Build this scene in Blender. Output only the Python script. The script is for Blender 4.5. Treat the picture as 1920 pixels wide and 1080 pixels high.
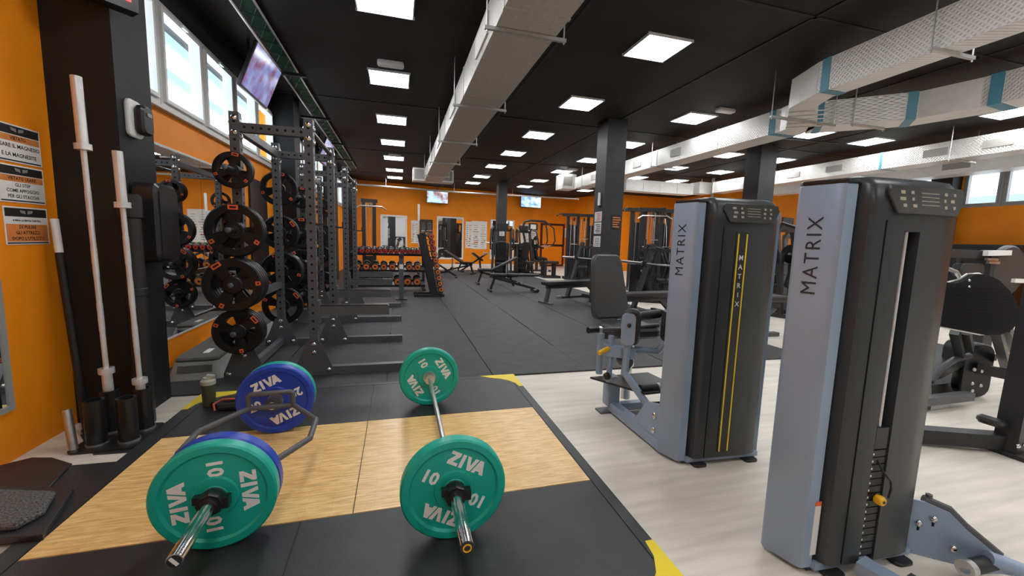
import bpy, math, random
from mathutils import Matrix, Vector
for o in list(bpy.data.objects): bpy.data.objects.remove(o)
scene = bpy.context.scene
col = scene.collection
PI = math.pi
R = math.radians
random.seed(7)

# ------------------------------------------------------------------ camera
FPX = 763.0                      # focal length in pixels of the 1920 wide frame
CAM_H = 1.35
def _cam_rot():
    d = Vector((747.0-960, 540-445.0, -FPX)).normalized()        # world +Y (along the hall)
    u = d.cross(Vector((1, -0.0304, 0))).normalized()
    if u.y < 0: u = -u
    r = d.cross(u)
    return Matrix((r, d, u))                                     # world from camera
CR = _cam_rot()
CC = Vector((0, 0, CAM_H))
cd = bpy.data.cameras.new('camera'); cam = bpy.data.objects.new('camera', cd); col.objects.link(cam)
cd.sensor_width = 36.0; cd.lens = FPX/1920*36; cd.clip_start = 0.05; cd.clip_end = 200
cam.matrix_world = Matrix.Translation(CC) @ CR.to_4x4()
scene.camera = cam
def _ray(x, y): return CR @ Vector((x-960, 540-y, -FPX))
def atZ(x, y, z=0.0):
    r = _ray(x, y); return CC + r*((z-CAM_H)/r.z)
def atY(x, y, Y):
    r = _ray(x, y); return CC + r*(Y/r.y)
def atX(x, y, X):
    r = _ray(x, y); return CC + r*(X/r.x)

# ------------------------------------------------------------------ world and exposure
w = bpy.data.worlds.new('sky'); scene.world = w; w.use_nodes = True
bg = w.node_tree.nodes['Background']; bg.inputs[0].default_value = (0.80, 0.90, 1.0, 1); bg.inputs[1].default_value = 2.2
vs = scene.view_settings
vs.view_transform = 'Standard'; vs.look = 'None'; vs.gamma = 1.0; vs.use_curve_mapping = False
vs.exposure = 0.95
PANEL_POWER = 13.0

# ------------------------------------------------------------------ materials
MATS = {}
def mat(name, c, rough=0.5, metal=0.0, noise=0.0, scale=20.0, bump=0.0, bscale=None, emit=None, estr=0.0, spec=0.5, coat=0.0, stretch=None):
    m = bpy.data.materials.new(name); m.use_nodes = True
    nt = m.node_tree; b = nt.nodes['Principled BSDF']
    b.inputs['Base Color'].default_value = (*c, 1)
    b.inputs['Roughness'].default_value = rough; b.inputs['Metallic'].default_value = metal
    b.inputs['Specular IOR Level'].default_value = spec
    if coat: b.inputs['Coat Weight'].default_value = coat
    if emit: b.inputs['Emission Color'].default_value = (*emit, 1); b.inputs['Emission Strength'].default_value = estr
    if noise or bump:
        tc = nt.nodes.new('ShaderNodeTexCoord'); mp = nt.nodes.new('ShaderNodeMapping')
        nt.links.new(tc.outputs['Object'], mp.inputs[0])
        if stretch: mp.inputs['Scale'].default_value = stretch
        if noise:
            n = nt.nodes.new('ShaderNodeTexNoise'); n.inputs['Scale'].default_value = scale; n.inputs['Detail'].default_value = 5
            nt.links.new(mp.outputs[0], n.inputs['Vector'])
            cr = nt.nodes.new('ShaderNodeValToRGB')
            cr.color_ramp.elements[0].position = 0.3; cr.color_ramp.elements[1].position = 0.7
            cr.color_ramp.elements[0].color = (*[max(0, v*(1-noise)) for v in c], 1)
            cr.color_ramp.elements[1].color = (*[min(1, v*(1+noise)) for v in c], 1)
            nt.links.new(n.outputs[0], cr.inputs[0]); nt.links.new(cr.outputs[0], b.inputs['Base Color'])
        if bump:
            n2 = nt.nodes.new('ShaderNodeTexNoise'); n2.inputs['Scale'].default_value = bscale or scale*4; n2.inputs['Detail'].default_value = 3
            nt.links.new(mp.outputs[0], n2.inputs['Vector'])
            bp = nt.nodes.new('ShaderNodeBump'); bp.inputs['Strength'].default_value = bump; bp.inputs['Distance'].default_value = 0.01
            nt.links.new(n2.outputs[0], bp.inputs['Height']); nt.links.new(bp.outputs[0], b.inputs['Normal'])
    MATS[name] = m
    return m
mat('orange_paint', (0.93, 0.285, 0.006), 0.55, noise=0.07, scale=1.5, bump=0.15, bscale=60, spec=0.3)
mat('black_paint', (0.014, 0.014, 0.0145), 0.6, noise=0.3, scale=2, bump=0.1, bscale=50, spec=0.35)
mat('ceiling_black', (0.017, 0.016, 0.015), 0.7, noise=0.35, scale=1.2, bump=0.2, bscale=25, spec=0.3)
mat('column_grey', (0.035, 0.036, 0.038), 0.5, noise=0.2, scale=3, spec=0.4)
mat('vinyl_floor', (0.70, 0.645, 0.555), 0.42, noise=0.13, scale=3.0, stretch=(0.6, 5, 1), spec=0.4)
mat('rubber_tile', (0.036, 0.037, 0.039), 0.58, noise=0.28, scale=6, bump=0.15, bscale=150, spec=0.4)
mat('rubber_black', (0.025, 0.026, 0.029), 0.42, noise=0.2, scale=8, bump=0.12, bscale=200, spec=0.5)
mat('rubber_speckled', (0.10, 0.10, 0.095), 0.8, noise=1.0, scale=130, bump=0.5, bscale=160)
mat('yellow_vinyl', (0.88, 0.68, 0.015), 0.45)
mat('white_paint', (0.80, 0.80, 0.78), 0.45)
mat('pale_wall', (0.50, 0.51, 0.52), 0.6)
mat('window_frame', (0.62, 0.62, 0.60), 0.4)
mat('grey_frame', (0.30, 0.30, 0.29), 0.5)
mat('panel_frame', (0.75, 0.75, 0.75), 0.4)
mat('panel_glow', (1, 1, 1), 0.5, emit=(0.955, 0.97, 0.985), estr=PANEL_POWER)
mat('duct_grey', (0.52, 0.50, 0.46), 0.40, metal=0.25, noise=0.10, scale=30, bump=0.25, bscale=120)
mat('duct_white', (0.72, 0.71, 0.68), 0.42, metal=0.1, noise=0.06, scale=10)
mat('duct_blue', (0.08, 0.26, 0.36), 0.4)
mat('vent_grey', (0.30, 0.29, 0.27), 0.5)
mat('galvanised', (0.55, 0.55, 0.54), 0.35, metal=0.8)
mat('chrome', (0.75, 0.75, 0.76), 0.14, metal=1.0)
mat('brushed_steel', (0.62, 0.61, 0.60), 0.30, metal=0.9, noise=0.1, scale=12)
mat('bar_steel', (0.74, 0.74, 0.74), 0.33, metal=0.55, noise=0.08, scale=14)
mat('rack_steel', (0.085, 0.088, 0.096), 0.42, noise=0.12, scale=10, spec=0.5)
mat('black_steel', (0.018, 0.018, 0.019), 0.38, spec=0.5)
mat('hole_dark', (0.003, 0.003, 0.003), 0.9)
mat('black_plastic', (0.014, 0.014, 0.015), 0.33, spec=0.5)
mat('shroud', (0.046, 0.052, 0.056), 0.33, noise=0.06, scale=3, spec=0.42)
mat('placard', (0.055, 0.055, 0.052), 0.18, spec=0.6)
mat('placard_print', (0.45, 0.40, 0.30), 0.4)
mat('steel_blue', (0.30, 0.395, 0.525), 0.34, metal=0.15, noise=0.05, scale=3, spec=0.5)
mat('lettering_dark', (0.02, 0.03, 0.05), 0.4)
mat('lettering_white', (0.85, 0.85, 0.83), 0.5)
mat('vinyl_pad', (0.050, 0.052, 0.053), 0.45, bump=0.1, bscale=200)
mat('black_pad', (0.020, 0.020, 0.021), 0.42, bump=0.1, bscale=200)
mat('bumper_green', (0.004, 0.41, 0.315), 0.38, noise=0.05, scale=6, spec=0.5)
mat('bumper_blue', (0.014, 0.055, 0.43), 0.38, noise=0.05, scale=6, spec=0.5)
mat('plate_black', (0.010, 0.010, 0.011), 0.36, spec=0.35)
mat('mark_orange', (0.85, 0.14, 0.03), 0.45)
mat('head_orange', (0.85, 0.24, 0.06), 0.45, noise=0.15, scale=40)
mat('head_red', (0.62, 0.07, 0.045), 0.45)
mat('knob_yellow', (0.92, 0.50, 0.015), 0.4)
mat('green_mesh', (0.006, 0.055, 0.028), 0.5)
mat('step_dark', (0.10, 0.10, 0.095), 0.6, noise=0.15, scale=30, bump=0.3, bscale=150)
mat('step_light', (0.36, 0.36, 0.34), 0.5)
mat('bottle_olive', (0.065, 0.070, 0.035), 0.35)
mat('bottle_cap', (0.45, 0.44, 0.33), 0.4)
mat('bag_dark', (0.02, 0.018, 0.018), 0.7)
mat('strap_orange', (0.55, 0.13, 0.06), 0.6)
mat('paper_white', (0.80, 0.79, 0.76), 0.6)
mat('paper_black', (0.02, 0.019, 0.018), 0.5)
mat('paper_orange', (0.72, 0.24, 0.06), 0.6)
mat('paper_grey', (0.25, 0.25, 0.25), 0.6)
mat('paper_red', (0.62, 0.12, 0.06), 0.6)
mat('paper_green', (0.42, 0.55, 0.28), 0.6)
mat('tread_black', (0.012, 0.012, 0.013), 0.8, bump=0.2, bscale=120, spec=0.15)
mat('mirror', (0.86, 0.87, 0.86), 0.015, metal=1.0)
mat('skin', (0.55, 0.30, 0.20), 0.5)
mat('cloth_black', (0.012, 0.012, 0.013), 0.8)
mat('hair', (0.01, 0.008, 0.007), 0.6)
mat('shoe_white', (0.75, 0.74, 0.72), 0.5)
mat('led_red', (0.2, 0, 0), 0.5, emit=(1, 0.03, 0.04), estr=3.0)
mat('door_red', (0.055, 0.010, 0.008), 0.45)
mat('exterior_blue', (0.30, 0.48, 0.58), 0.6)
mat('exterior_white', (0.85, 0.86, 0.86), 0.6)
def bamboo():
    m = bpy.data.materials.new('bamboo'); m.use_nodes = True; nt = m.node_tree; b = nt.nodes['Principled BSDF']
    L = nt.links.new
    tc = nt.nodes.new('ShaderNodeTexCoord'); mp = nt.nodes.new('ShaderNodeMapping'); L(tc.outputs['Object'], mp.inputs[0])
    mp.inputs['Scale'].default_value = (5, 34, 1)
    n = nt.nodes.new('ShaderNodeTexNoise'); n.inputs['Scale'].default_value = 1.6; n.inputs['Detail'].default_value = 6; L(mp.outputs[0], n.inputs[0])
    br = nt.nodes.new('ShaderNodeTexBrick'); br.inputs['Scale'].default_value = 1.0
    br.offset = 0.37
    br.inputs['Brick Width'].default_value = 0.32; br.inputs['Row Height'].default_value = 0.021; br.inputs['Mortar Size'].default_value = 0.0007
    br.inputs['Color1'].default_value = (0.93, 0.66, 0.29, 1); br.inputs['Color2'].default_value = (0.87, 0.58, 0.225, 1); br.inputs['Mortar'].default_value = (0.60, 0.36, 0.13, 1)
    L(tc.outputs['Object'], br.inputs[0])
    cr = nt.nodes.new('ShaderNodeValToRGB'); cr.color_ramp.elements[0].position = 0.28; cr.color_ramp.elements[1].position = 0.62
    cr.color_ramp.elements[0].color = (0.62, 0.50, 0.36, 1); cr.color_ramp.elements[1].color = (1, 1, 1, 1); L(n.outputs[0], cr.inputs[0])
    mx = nt.nodes.new('ShaderNodeMix'); mx.data_type = 'RGBA'; mx.blend_type = 'MULTIPLY'; mx.inputs[0].default_value = 0.8
    L(br.outputs[0], mx.inputs[6]); L(cr.outputs[0], mx.inputs[7]); L(mx.outputs[2], b.inputs['Base Color'])
    b.inputs['Roughness'].default_value = 0.32
    MATS['bamboo'] = m
bamboo()
def diamond_duct():
    m = bpy.data.materials.new('duct_diamond'); m.use_nodes = True; nt = m.node_tree; b = nt.nodes['Principled BSDF']; L = nt.links.new
    b.inputs['Base Color'].default_value = (0.70, 0.69, 0.66, 1); b.inputs['Roughness'].default_value = 0.38; b.inputs['Metallic'].default_value = 0.25
    tc = nt.nodes.new('ShaderNodeTexCoord'); sp = nt.nodes.new('ShaderNodeSeparateXYZ'); L(tc.outputs['Object'], sp.inputs[0])
    def math_(op, a, bb):
        q = nt.nodes.new('ShaderNodeMath'); q.operation = op
        for i, v in enumerate((a, bb)):
            if v is None: continue
            if isinstance(v, (int, float)): q.inputs[i].default_value = v
            else: L(v, q.inputs[i])
        return q.outputs[0]
    yy = math_('ADD', sp.outputs[1], math_('MULTIPLY', sp.outputs[0], 0.35))
    a = math_('SINE', math_('MULTIPLY', math_('ADD', yy, sp.outputs[2]), 62), None)
    c = math_('SINE', math_('MULTIPLY', math_('SUBTRACT', yy, sp.outputs[2]), 62), None)
    h = math_('MAXIMUM', math_('ABSOLUTE', a, None), math_('ABSOLUTE', c, None))
    bp = nt.nodes.new('ShaderNodeBump'); bp.inputs['Strength'].default_value = 0.5; bp.inputs['Distance'].default_value = 0.02
    L(h, bp.inputs['Height']); L(bp.outputs[0], b.inputs['Normal'])
    MATS['duct_diamond'] = m
diamond_duct()
def screen_mat(name, cols, scale, seed, strength=1.6):
    m = bpy.data.materials.new(name); m.use_nodes = True; nt = m.node_tree; b = nt.nodes['Principled BSDF']; L = nt.links.new
    tc = nt.nodes.new('ShaderNodeTexCoord'); n = nt.nodes.new('ShaderNodeTexNoise'); n.noise_dimensions = '4D'
    n.inputs['W'].default_value = seed; n.inputs['Scale'].default_value = scale; n.inputs['Detail'].default_value = 4
    L(tc.outputs['Object'], n.inputs[0])
    cr = nt.nodes.new('ShaderNodeValToRGB'); e = cr.color_ramp.elements
    e[0].position = 0.3; e[0].color = (*cols[0], 1); e[1].position = 0.75; e[1].color = (*cols[-1], 1)
    for i, c in enumerate(cols[1:-1]):
        k = e.new(0.3+0.45*(i+1)/(len(cols)-1)); k.color = (*c, 1)
    L(n.outputs[0], cr.inputs[0]); L(cr.outputs[0], b.inputs['Emission Color']); b.inputs['Emission Strength'].default_value = strength
    b.inputs['Base Color'].default_value = (0.01, 0.01, 0.01, 1); b.inputs['Roughness'].default_value = 0.15
    MATS[name] = m
screen_mat('screen_street', [(0.02, 0.02, 0.08), (0.25, 0.06, 0.20), (0.22, 0.22, 0.55), (0.30, 0.38, 0.68), (0.45, 0.55, 0.80)], 5, 3, 0.42)
screen_mat('screen_snow', [(0.01, 0.01, 0.02), (0.35, 0.20, 0.22), (0.40, 0.75, 0.95), (0.85, 0.92, 0.97)], 3, 9, .8)
screen_mat('screen_sky', [(0.03, 0.08, 0.40), (0.25, 0.45, 0.90), (0.75, 0.88, 0.98), (0.8, 0.9, 1.0)], 4, 5, .8)
def glass():
    m = bpy.data.materials.new('glass'); m.use_nodes = True; nt = m.node_tree
    for n in list(nt.nodes):
        if n.type != 'OUTPUT_MATERIAL': nt.nodes.remove(n)
    t = nt.nodes.new('ShaderNodeBsdfTransparent'); t.inputs[0].default_value = (0.93, 0.97, 0.98, 1)
    g = nt.nodes.new('ShaderNodeBsdfGlossy'); g.inputs['Roughness'].default_value = 0.02
    mx = nt.nodes.new('ShaderNodeMixShader'); mx.inputs[0].default_value = 0.05
    out = [n for n in nt.nodes if n.type == 'OUTPUT_MATERIAL'][0]
    nt.links.new(t.outputs[0], mx.inputs[1]); nt.links.new(g.outputs[0], mx.inputs[2]); nt.links.new(mx.outputs[0], out.inputs[0])
    MATS['glass'] = m
glass()

# ------------------------------------------------------------------ mesh helpers
class MB:
    def __init__(s): s.v = []; s.f = []
    def add(s, vs, fs):
        k = len(s.v); s.v += [tuple(p) for p in vs]; s.f += [tuple(i+k for i in f) for f in fs]; return s
    def boxm(s, M, sx, sy, sz):
        vs = [M @ Vector((x*sx/2, y*sy/2, z*sz/2)) for z in (-1, 1) for y in (-1, 1) for x in (-1, 1)]
        return s.add(vs, [(0, 2, 3, 1), (4, 5, 7, 6), (0, 1, 5, 4), (2, 6, 7, 3), (0, 4, 6, 2), (1, 3, 7, 5)])
    def box(s, x0, x1, y0, y1, z0, z1):
        return s.boxm(Matrix.Translation(((x0+x1)/2, (y0+y1)/2, (z0+z1)/2)), abs(x1-x0), abs(y1-y0), abs(z1-z0))
    def bar(s, a, b, w, h=None, up=(0, 0, 1)):
        a = Vector(a); b = Vector(b); d = (b-a); L = d.length; d.normalize(); up = Vector(up)
        if abs(d.dot(up)) > 0.99: up = Vector((0, 1, 0))
        x = d.cross(up).normalized(); z = x.cross(d)
        M = Matrix((x, d, z)).transposed().to_4x4(); M.translation = (a+b)/2
        return s.boxm(M, w, L, h or w)
    def tube(s, pts, r, n=10):
        pts = [Vector(p) for p in pts]; m = len(pts); rs = r if isinstance(r, (list, tuple)) else [r]*m
        base = len(s.v); ref = None
        for i, p in enumerate(pts):
            if i == 0: t = pts[1]-pts[0]
            elif i == m-1: t = pts[-1]-pts[-2]
            else: t = (pts[i]-pts[i-1]).normalized()+(pts[i+1]-pts[i]).normalized()
            t.normalize()
            if ref is None:
                ref = Vector((0, 0, 1)) if abs(t.z) < 0.9 else Vector((1, 0, 0))
            x = t.cross(ref)
            if x.length < 1e-3: x = t.cross(Vector((0, 1, 0.1)))
            x.normalize(); y = x.cross(t); ref = y
            sc = 1.0
            if 0 < i < m-1:
                c = (pts[i]-pts[i-1]).normalized().dot((pts[i+1]-pts[i]).normalized()); sc = 1/max(0.6, math.sqrt(max(0.01, (1+c)/2)))
            for k in range(n):
                a = 2*PI*k/n; s.v.append(tuple(p+(x*math.cos(a)+y*math.sin(a))*rs[i]*(sc if k % 1 == 0 else 1)))
        for i in range(m-1):
            for k in range(n):
                a = base+i*n+k; b = base+i*n+(k+1) % n
                s.f.append((a, a+n, b+n, b))
        s.f.append(tuple(base+k for k in range(n))); s.f.append(tuple(base+(m-1)*n+k for k in reversed(range(n))))
        return s
    def lathe(s, prof, M=None, n=32, closed=False):
        M = M or Matrix(); base = len(s.v); m = len(prof)
        for r, z in prof:
            for k in range(n):
                a = 2*PI*k/n; s.v.append(tuple(M @ Vector((r*math.cos(a), r*math.sin(a), z))))
        for i in range(m if closed else m-1):
            j = (i+1) % m
            for k in range(n):
                a = base+i*n+k; b = base+i*n+(k+1) % n; c = base+j*n+(k+1) % n; d = base+j*n+k
                s.f.append((a, b, c, d))
        if not closed:
            s.f.append(tuple(base+k for k in reversed(range(n)))); s.f.append(tuple(base+(m-1)*n+k for k in range(n)))
        return s
    def prism(s, poly, h0, h1, M=None, bev=0.0):
        M = M or Matrix(); n = len(poly); base = len(s.v)
        cx = sum(p[0] for p in poly)/n; cy = sum(p[1] for p in poly)/n
        def ring(z, ins):
            for x, y in poly:
                d = math.hypot(x-cx, y-cy) or 1; k = max(0, 1-ins/d)
                s.v.append(tuple(M @ Vector((cx+(x-cx)*k, cy+(y-cy)*k, z))))
        if bev: lv = [(h0, bev), (h0+bev, 0), (h1-bev, 0), (h1, bev)]
        else: lv = [(h0, 0), (h1, 0)]
        for z, i in lv: ring(z, i)
        for q in range(len(lv)-1):
            for k in range(n):
                a = base+q*n+k; b = base+q*n+(k+1) % n
                s.f.append((a, b, b+n, a+n))
        s.f.append(tuple(base+k for k in reversed(range(n)))); s.f.append(tuple(base+(len(lv)-1)*n+k for k in range(n)))
        return s
    def pad(s, M, w, d, t, r=0.05, bev=0.015):
        return s.prism(rrect(w, d, r), -t/2, t/2, M, bev)
    def ell(s, c, rad, n=12, m=8):
        prof = [(math.sin(PI*i/m), -math.cos(PI*i/m)) for i in range(m+1)]
        prof[0] = (0.001, -1); prof[-1] = (0.001, 1)
        M = Matrix.Translation(c) @ Matrix.Diagonal((*rad, 1))
        return s.lathe(prof, M, n)
    def build(s, name, m, parent=None, ang=35):
        me = bpy.data.meshes.new(name); me.from_pydata(s.v, [], s.f); me.validate(); me.update()
        me.materials.append(MATS[m] if isinstance(m, str) else m)
        for p in me.polygons: p.use_smooth = True
        me.set_sharp_from_angle(angle=R(ang))
        return link(name, me, parent)
def link(name, me, parent=None):
    o = bpy.data.objects.new(name, me); col.objects.link(o)
    if parent: o.parent = parent
    return o
def rrect(w, d, r, k=4):
    pts = []
    r = min(r, w/2-1e-4, d/2-1e-4)
    for cx, cy, a0 in ((w/2-r, d/2-r, 0), (-w/2+r, d/2-r, 90), (-w/2+r, -d/2+r, 180), (w/2-r, -d/2+r, 270)):
        for i in range(k+1):
            a = R(a0+90*i/k); pts.append((cx+r*math.cos(a), cy+r*math.sin(a)))
    return pts
def tag(o, label, cat, group=None):
    o['label'] = label; o['category'] = cat
    if group: o['group'] = group
    return o
def thing(name, label, cat, loc=(0, 0, 0), rz=0.0, group=None):
    o = bpy.data.objects.new(name, None); col.objects.link(o); o.location = loc; o.rotation_euler = (0, 0, rz); o.empty_display_size = 0.1
    return tag(o, label, cat, group)
def struct(o, label=None):
    o['kind'] = 'structure'
    if label: o['label'] = label
    return o
def copy_tree(o, parent=None):
    c = o.copy(); col.objects.link(c); c.parent = parent
    for ch in list(o.children): copy_tree(ch, c)
    return c
def T(x, y, z): return Matrix.Translation((x, y, z))
RX = lambda a: Matrix.Rotation(a, 4, 'X')
RY = lambda a: Matrix.Rotation(a, 4, 'Y')
RZ = lambda a: Matrix.Rotation(a, 4, 'Z')
ALONGY = RX(PI/2)          # local z -> world -y
def cyl(mb, a, b, r, n=12): return mb.tube([a, b], r, n)
def text_mesh(txt, size, offset=0.0, shear=0.0, align='CENTER', spacing=1.0):
    c = bpy.data.curves.new('lettering', 'FONT'); c.body = txt; c.size = size; c.offset = offset; c.shear = shear
    c.align_x = align; c.align_y = 'CENTER'; c.resolution_u = 2; c.space_character = spacing
    o = bpy.data.objects.new('lettering', c); col.objects.link(o)
    bpy.context.view_layer.update()
    me = bpy.data.meshes.new_from_object(o.evaluated_get(bpy.context.evaluated_depsgraph_get()))
    bpy.data.objects.remove(o); bpy.data.curves.remove(c)
    return me
_tc = {}
def text(name, txt, size, m, M, parent, offset=0.0, shear=0.0, spacing=1.0):
    """flat lettering, local xy plane placed with matrix M"""
    key = (txt, size, offset, shear, spacing)
    if key not in _tc:
        me = text_mesh(txt, size, offset, shear, 'CENTER', spacing)
        _tc[key] = ([tuple(v.co) for v in me.vertices], [tuple(p.vertices) for p in me.polygons])
    vs_, fs_ = _tc[key]
    mb = MB(); mb.add([M @ Vector(v) for v in vs_], fs_)
    return mb.build(name, m, parent)
ORD = ['first', 'second', 'third', 'fourth', 'fifth', 'sixth', 'seventh', 'eighth', 'ninth', 'tenth', 'eleventh', 'twelfth', 'thirteenth', 'fourteenth']

# ================================================================== THE SETTING
XL, XR_, YN, ZC = -2.15, 14.1, -3.2, 3.8
struct(MB().box(XL-.3, XR_+.3, YN-.2, 22.2, -.12, 0).build('floor', 'vinyl_floor'), 'pale wood-look vinyl floor')
# grey rubber tiles, one by one
fr = struct(MB().box(XL, 5.0, 3.81, 17.85, 0, .004).build('floor_rubber', 'rubber_tile'), 'dark grey rubber tile flooring')
tile = MB().prism([(-.4993, -.4993), (.4993, -.4993), (.4993, .4993), (-.4993, .4993)], 0, .012, None, .0007).build('tile', 'rubber_tile', fr)
tile.location = (XL+.51, 4.31, .004); tile.scale = (1.02, 1.003, 1)
first = True
for i in range(7):
    for j in range(14):
        if i == 0 and j == 0: continue
        t = tile.copy(); col.objects.link(t); t.parent = fr
        t.location = (XL+.51+i*1.02, 4.31+j*1.003, .004); t.scale = (1.02, 1.003, 1)
        t.rotation_euler = (0, 0, random.choice((0, PI/2, PI, -PI/2)))
# ceiling
ce = struct(MB().box(XL-.3, XR_+.3, YN-.2, 22.2, ZC, ZC+.15).build('ceiling', 'ceiling_black'), 'black painted ceiling')
for x in (1.9, 4.25, 7.0, 9.3, 11.6):
    MB().box(x-.02, x+.02, YN, 21.5, ZC-.012, ZC).build('joint_strip', 'black_paint', ce)
for y in (3.6, 8.2, 12.6, 17.0):
    MB().box(XL, XR_, y-.02, y+.02, ZC-.012, ZC).build('joint_strip', 'black_paint', ce)
# left wall with window bays
PIL = [(-1.5, -1.07), (3.4, 3.81), (8.3, 8.74), (13.2, 13.64), (18.1, 18.5)]
BAYS = [(-1.07, 3.4), (3.81, 8.3), (8.74, 13.2), (13.64, 18.1)]
WZ0, WZ1 = 2.50, 3.46
WIN_BAYS = (1, 2, 3)
wl = MB(); wl.box(XL-.25, XL, YN, 19.45, 0, WZ0)
ub = MB(); ub.box(XL-.25, XL, YN, 19.45, WZ1, ZC)
seg0 = YN
for b in WIN_BAYS:
    wl.box(XL-.25, XL, seg0, BAYS[b][0], WZ0, WZ1); seg0 = BAYS[b][1]
wl.box(XL-.25, XL, seg0, 19.45, WZ0, WZ1)
wlo = struct(wl.build('wall_left', 'orange_paint'), 'orange left wall under the strip windows')
ub.build('painted_band', 'black_paint', wlo)
for i, (a, b) in enumerate(PIL):
    struct(MB().box(XL, -1.785, a, b, 0, ZC).build('trim_%d' % (i+1), 'black_paint'), 'black painted wall pier')
wn = 0
def window(y0, y1, n, X, s, z0, z1):
    """one casement in a wall whose room side faces s (+1: +X)"""
    f = MB(); t = .055; xa, xb = X-s*.07, X+s*.02
    f.box(xa, xb, y0+.004, y0+t, z0, z1); f.box(xa, xb, y1-t, y1-.004, z0, z1)
    f.box(xa, xb, y0+t, y1-t, z0, z0+t); f.box(xa, xb, y0+t, y1-t, z1-t, z1)
    o = struct(f.build('window_%d' % n, 'window_frame' if s > 0 else 'grey_frame'))
    g = MB(); q = .035
    xa2, xb2 = X-s*.06, X+s*.045
    g.box(xa2, xb2, y0+t, y0+t+q, z0+t, z1-t); g.box(xa2, xb2, y1-t-q, y1-t, z0+t, z1-t)
    g.box(xa2, xb2, y0+t+q, y1-t-q, z0+t, z0+t+q); g.box(xa2, xb2, y0+t+q, y1-t-q, z1-t-q, z1-t)
    sash = g.build('sash', 'white_paint' if s > 0 else 'grey_frame', o)
    MB().box(X-s*.03, X-s*.022, y0+t+q, y1-t-q, z0+t+q, z1-t-q).build('pane', 'glass', sash)
    MB().box(X+s*.045, X+s*.075, (y0+y1)/2-.05, (y0+y1)/2+.05, z1-t-.03, z1-t-.005).build('handle', 'white_paint', sash)
    return o
for b in WIN_BAYS:
    a, c = BAYS[b]; k = 5; dw = (c-a)/k
    for i in range(k):
        wn += 1; o = window(a+i*dw, a+(i+1)*dw, wn, XL, 1, WZ0, WZ1)
    s = struct(MB().box(XL, XL+.05, a, c, WZ0-.03, WZ0).build('trim_%d' % (10+b), 'window_frame'), 'pale sill under the strip windows')
# outside: pale wall and eaves beams seen through the left windows
ex = struct(MB().box(-4.6, -4.5, 0, 24, 5.15, 6.3).build('trim_21', 'exterior_blue'), 'blue grey eaves outside the left windows')
MB().box(-4.6, -4.5, 0, 24, 4.42, 4.60).build('eaves_beam', 'exterior_blue', ex)
# back wall (slightly skewed), right side
BA, BB = Vector((XL, 19.35, 0)), Vector((9.15, 21.5, 0))
def wall_seg(name, a, b, m, label, th=.2, z0=0, z1=ZC):
    a = Vector(a); b = Vector(b); d = (b-a).normalized(); n = Vector((-d.y, d.x, 0))
    mb = MB(); vs_ = []
    for z in (z0, z1):
        for p in (a, b, b+n*th, a+n*th): vs_.append((p.x, p.y, z))
    mb.add(vs_, [(3, 2, 1, 0), (4, 5, 6, 7), (0, 1, 5, 4), (1, 2, 6, 5), (2, 3, 7, 6), (3, 0, 4, 7)])
    return struct(mb.build(name, m), label)
wall_seg('wall_back', BA, BB, 'orange_paint', 'orange back wall')
wall_seg('wall_back_right', BB, (10.3, 18.4, 0), 'orange_paint', 'orange return wall')
wall_seg('wall_alcove', (10.3, 18.4, 0), (XR_, 18.4, 0), 'orange_paint', 'orange alcove wall')
wr = MB(); 
RW = [(3.6, 7.25), (7.8, 11.45)]
wr.box(XR_, XR_+.25, YN, 18.6, 0, 2.55); wr.box(XR_, XR_+.25, YN, 18.6, 3.45, ZC)
s0 = YN
for a, b in RW: wr.box(XR_, XR_+.25, s0, a, 2.55, 3.45); s0 = b
wr.box(XR_, XR_+.25, s0, 18.6, 2.55, 3.45)
struct(wr.build('wall_right', 'orange_paint'), 'orange right wall under windows')
for a, b in RW:
    k = 5; dw = (b-a)/k
    for i in range(k):
        wn += 1; window(a+i*dw, a+(i+1)*dw, wn, XR_, -1, 2.55, 3.45)
struct(MB().box(13.72, XR_, 7.30, 7.75, 0, ZC).build('trim_6', 'black_paint'), 'black pier on the right wall')
struct(MB().box(XR_+3, XR_+3.1, 0, 16, 2.9, 3.12).build('trim_22', 'exterior_blue'), 'blue rail outside the right windows')
struct(MB().box(XL-.25, XR_+.25, YN-.2, YN, 0, ZC).build('wall_front', 'pale_wall'), 'pale grey wall behind the viewer')
# free standing columns
def column(n, x0, x1, y0, y1, label):
    return struct(MB().prism([(x0, y0), (x1, y0), (x1, y1), (x0, y1)], 0, ZC).build('column_%d' % n, 'column_grey'), label)
c1 = column(1, 3.99, 4.42, 7.55, 7.98, 'dark grey column with notices')
c2 = column(2, 8.32, 8.80, 8.05, 8.5, 'dark grey column behind the second weight tower')
c3 = column(3, 4.04, 4.42, 16.9, 17.3, 'dark grey column near the back wall')

# ================================================================== CEILING LIGHTS
lp_frame = MB()
for a in (-1, 1):
    lp_frame.box(-.31, .31, a*.31-.012*a, a*.285, -.03, 0); lp_frame.box(a*.31-.012*a, a*.285, -.285, .285, -.03, 0)
def light_panel(x, y, label, proto=[None]):
    if proto[0] is None:
        o = thing('ceiling_light', label, 'ceiling light', (x, y, ZC), 0, 'square ceiling light panels')
        lp_frame.build('frame', 'panel_frame', o)
        MB().box(-.29, .29, -.29, .29, -.022, -.002).build('diffuser', 'panel_glow', o)
        proto[0] = o
    else:
        o = copy_tree(proto[0]); o.location = (x, y, ZC); o['label'] = label
    return o
ROWS = [-2.0, .3, 2.5, 4.72, 6.92, 9.22, 11.35, 13.5, 15.85, 17.8]
COLS = [(-.13, 'left row beside the grey duct'), (3.1, 'row right of the grey duct'), (5.45, 'middle row'), (8.4, 'row past the white duct'), (10.13, 'row beyond the far dark column'), (12.6, 'row along the right wall')]
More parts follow.
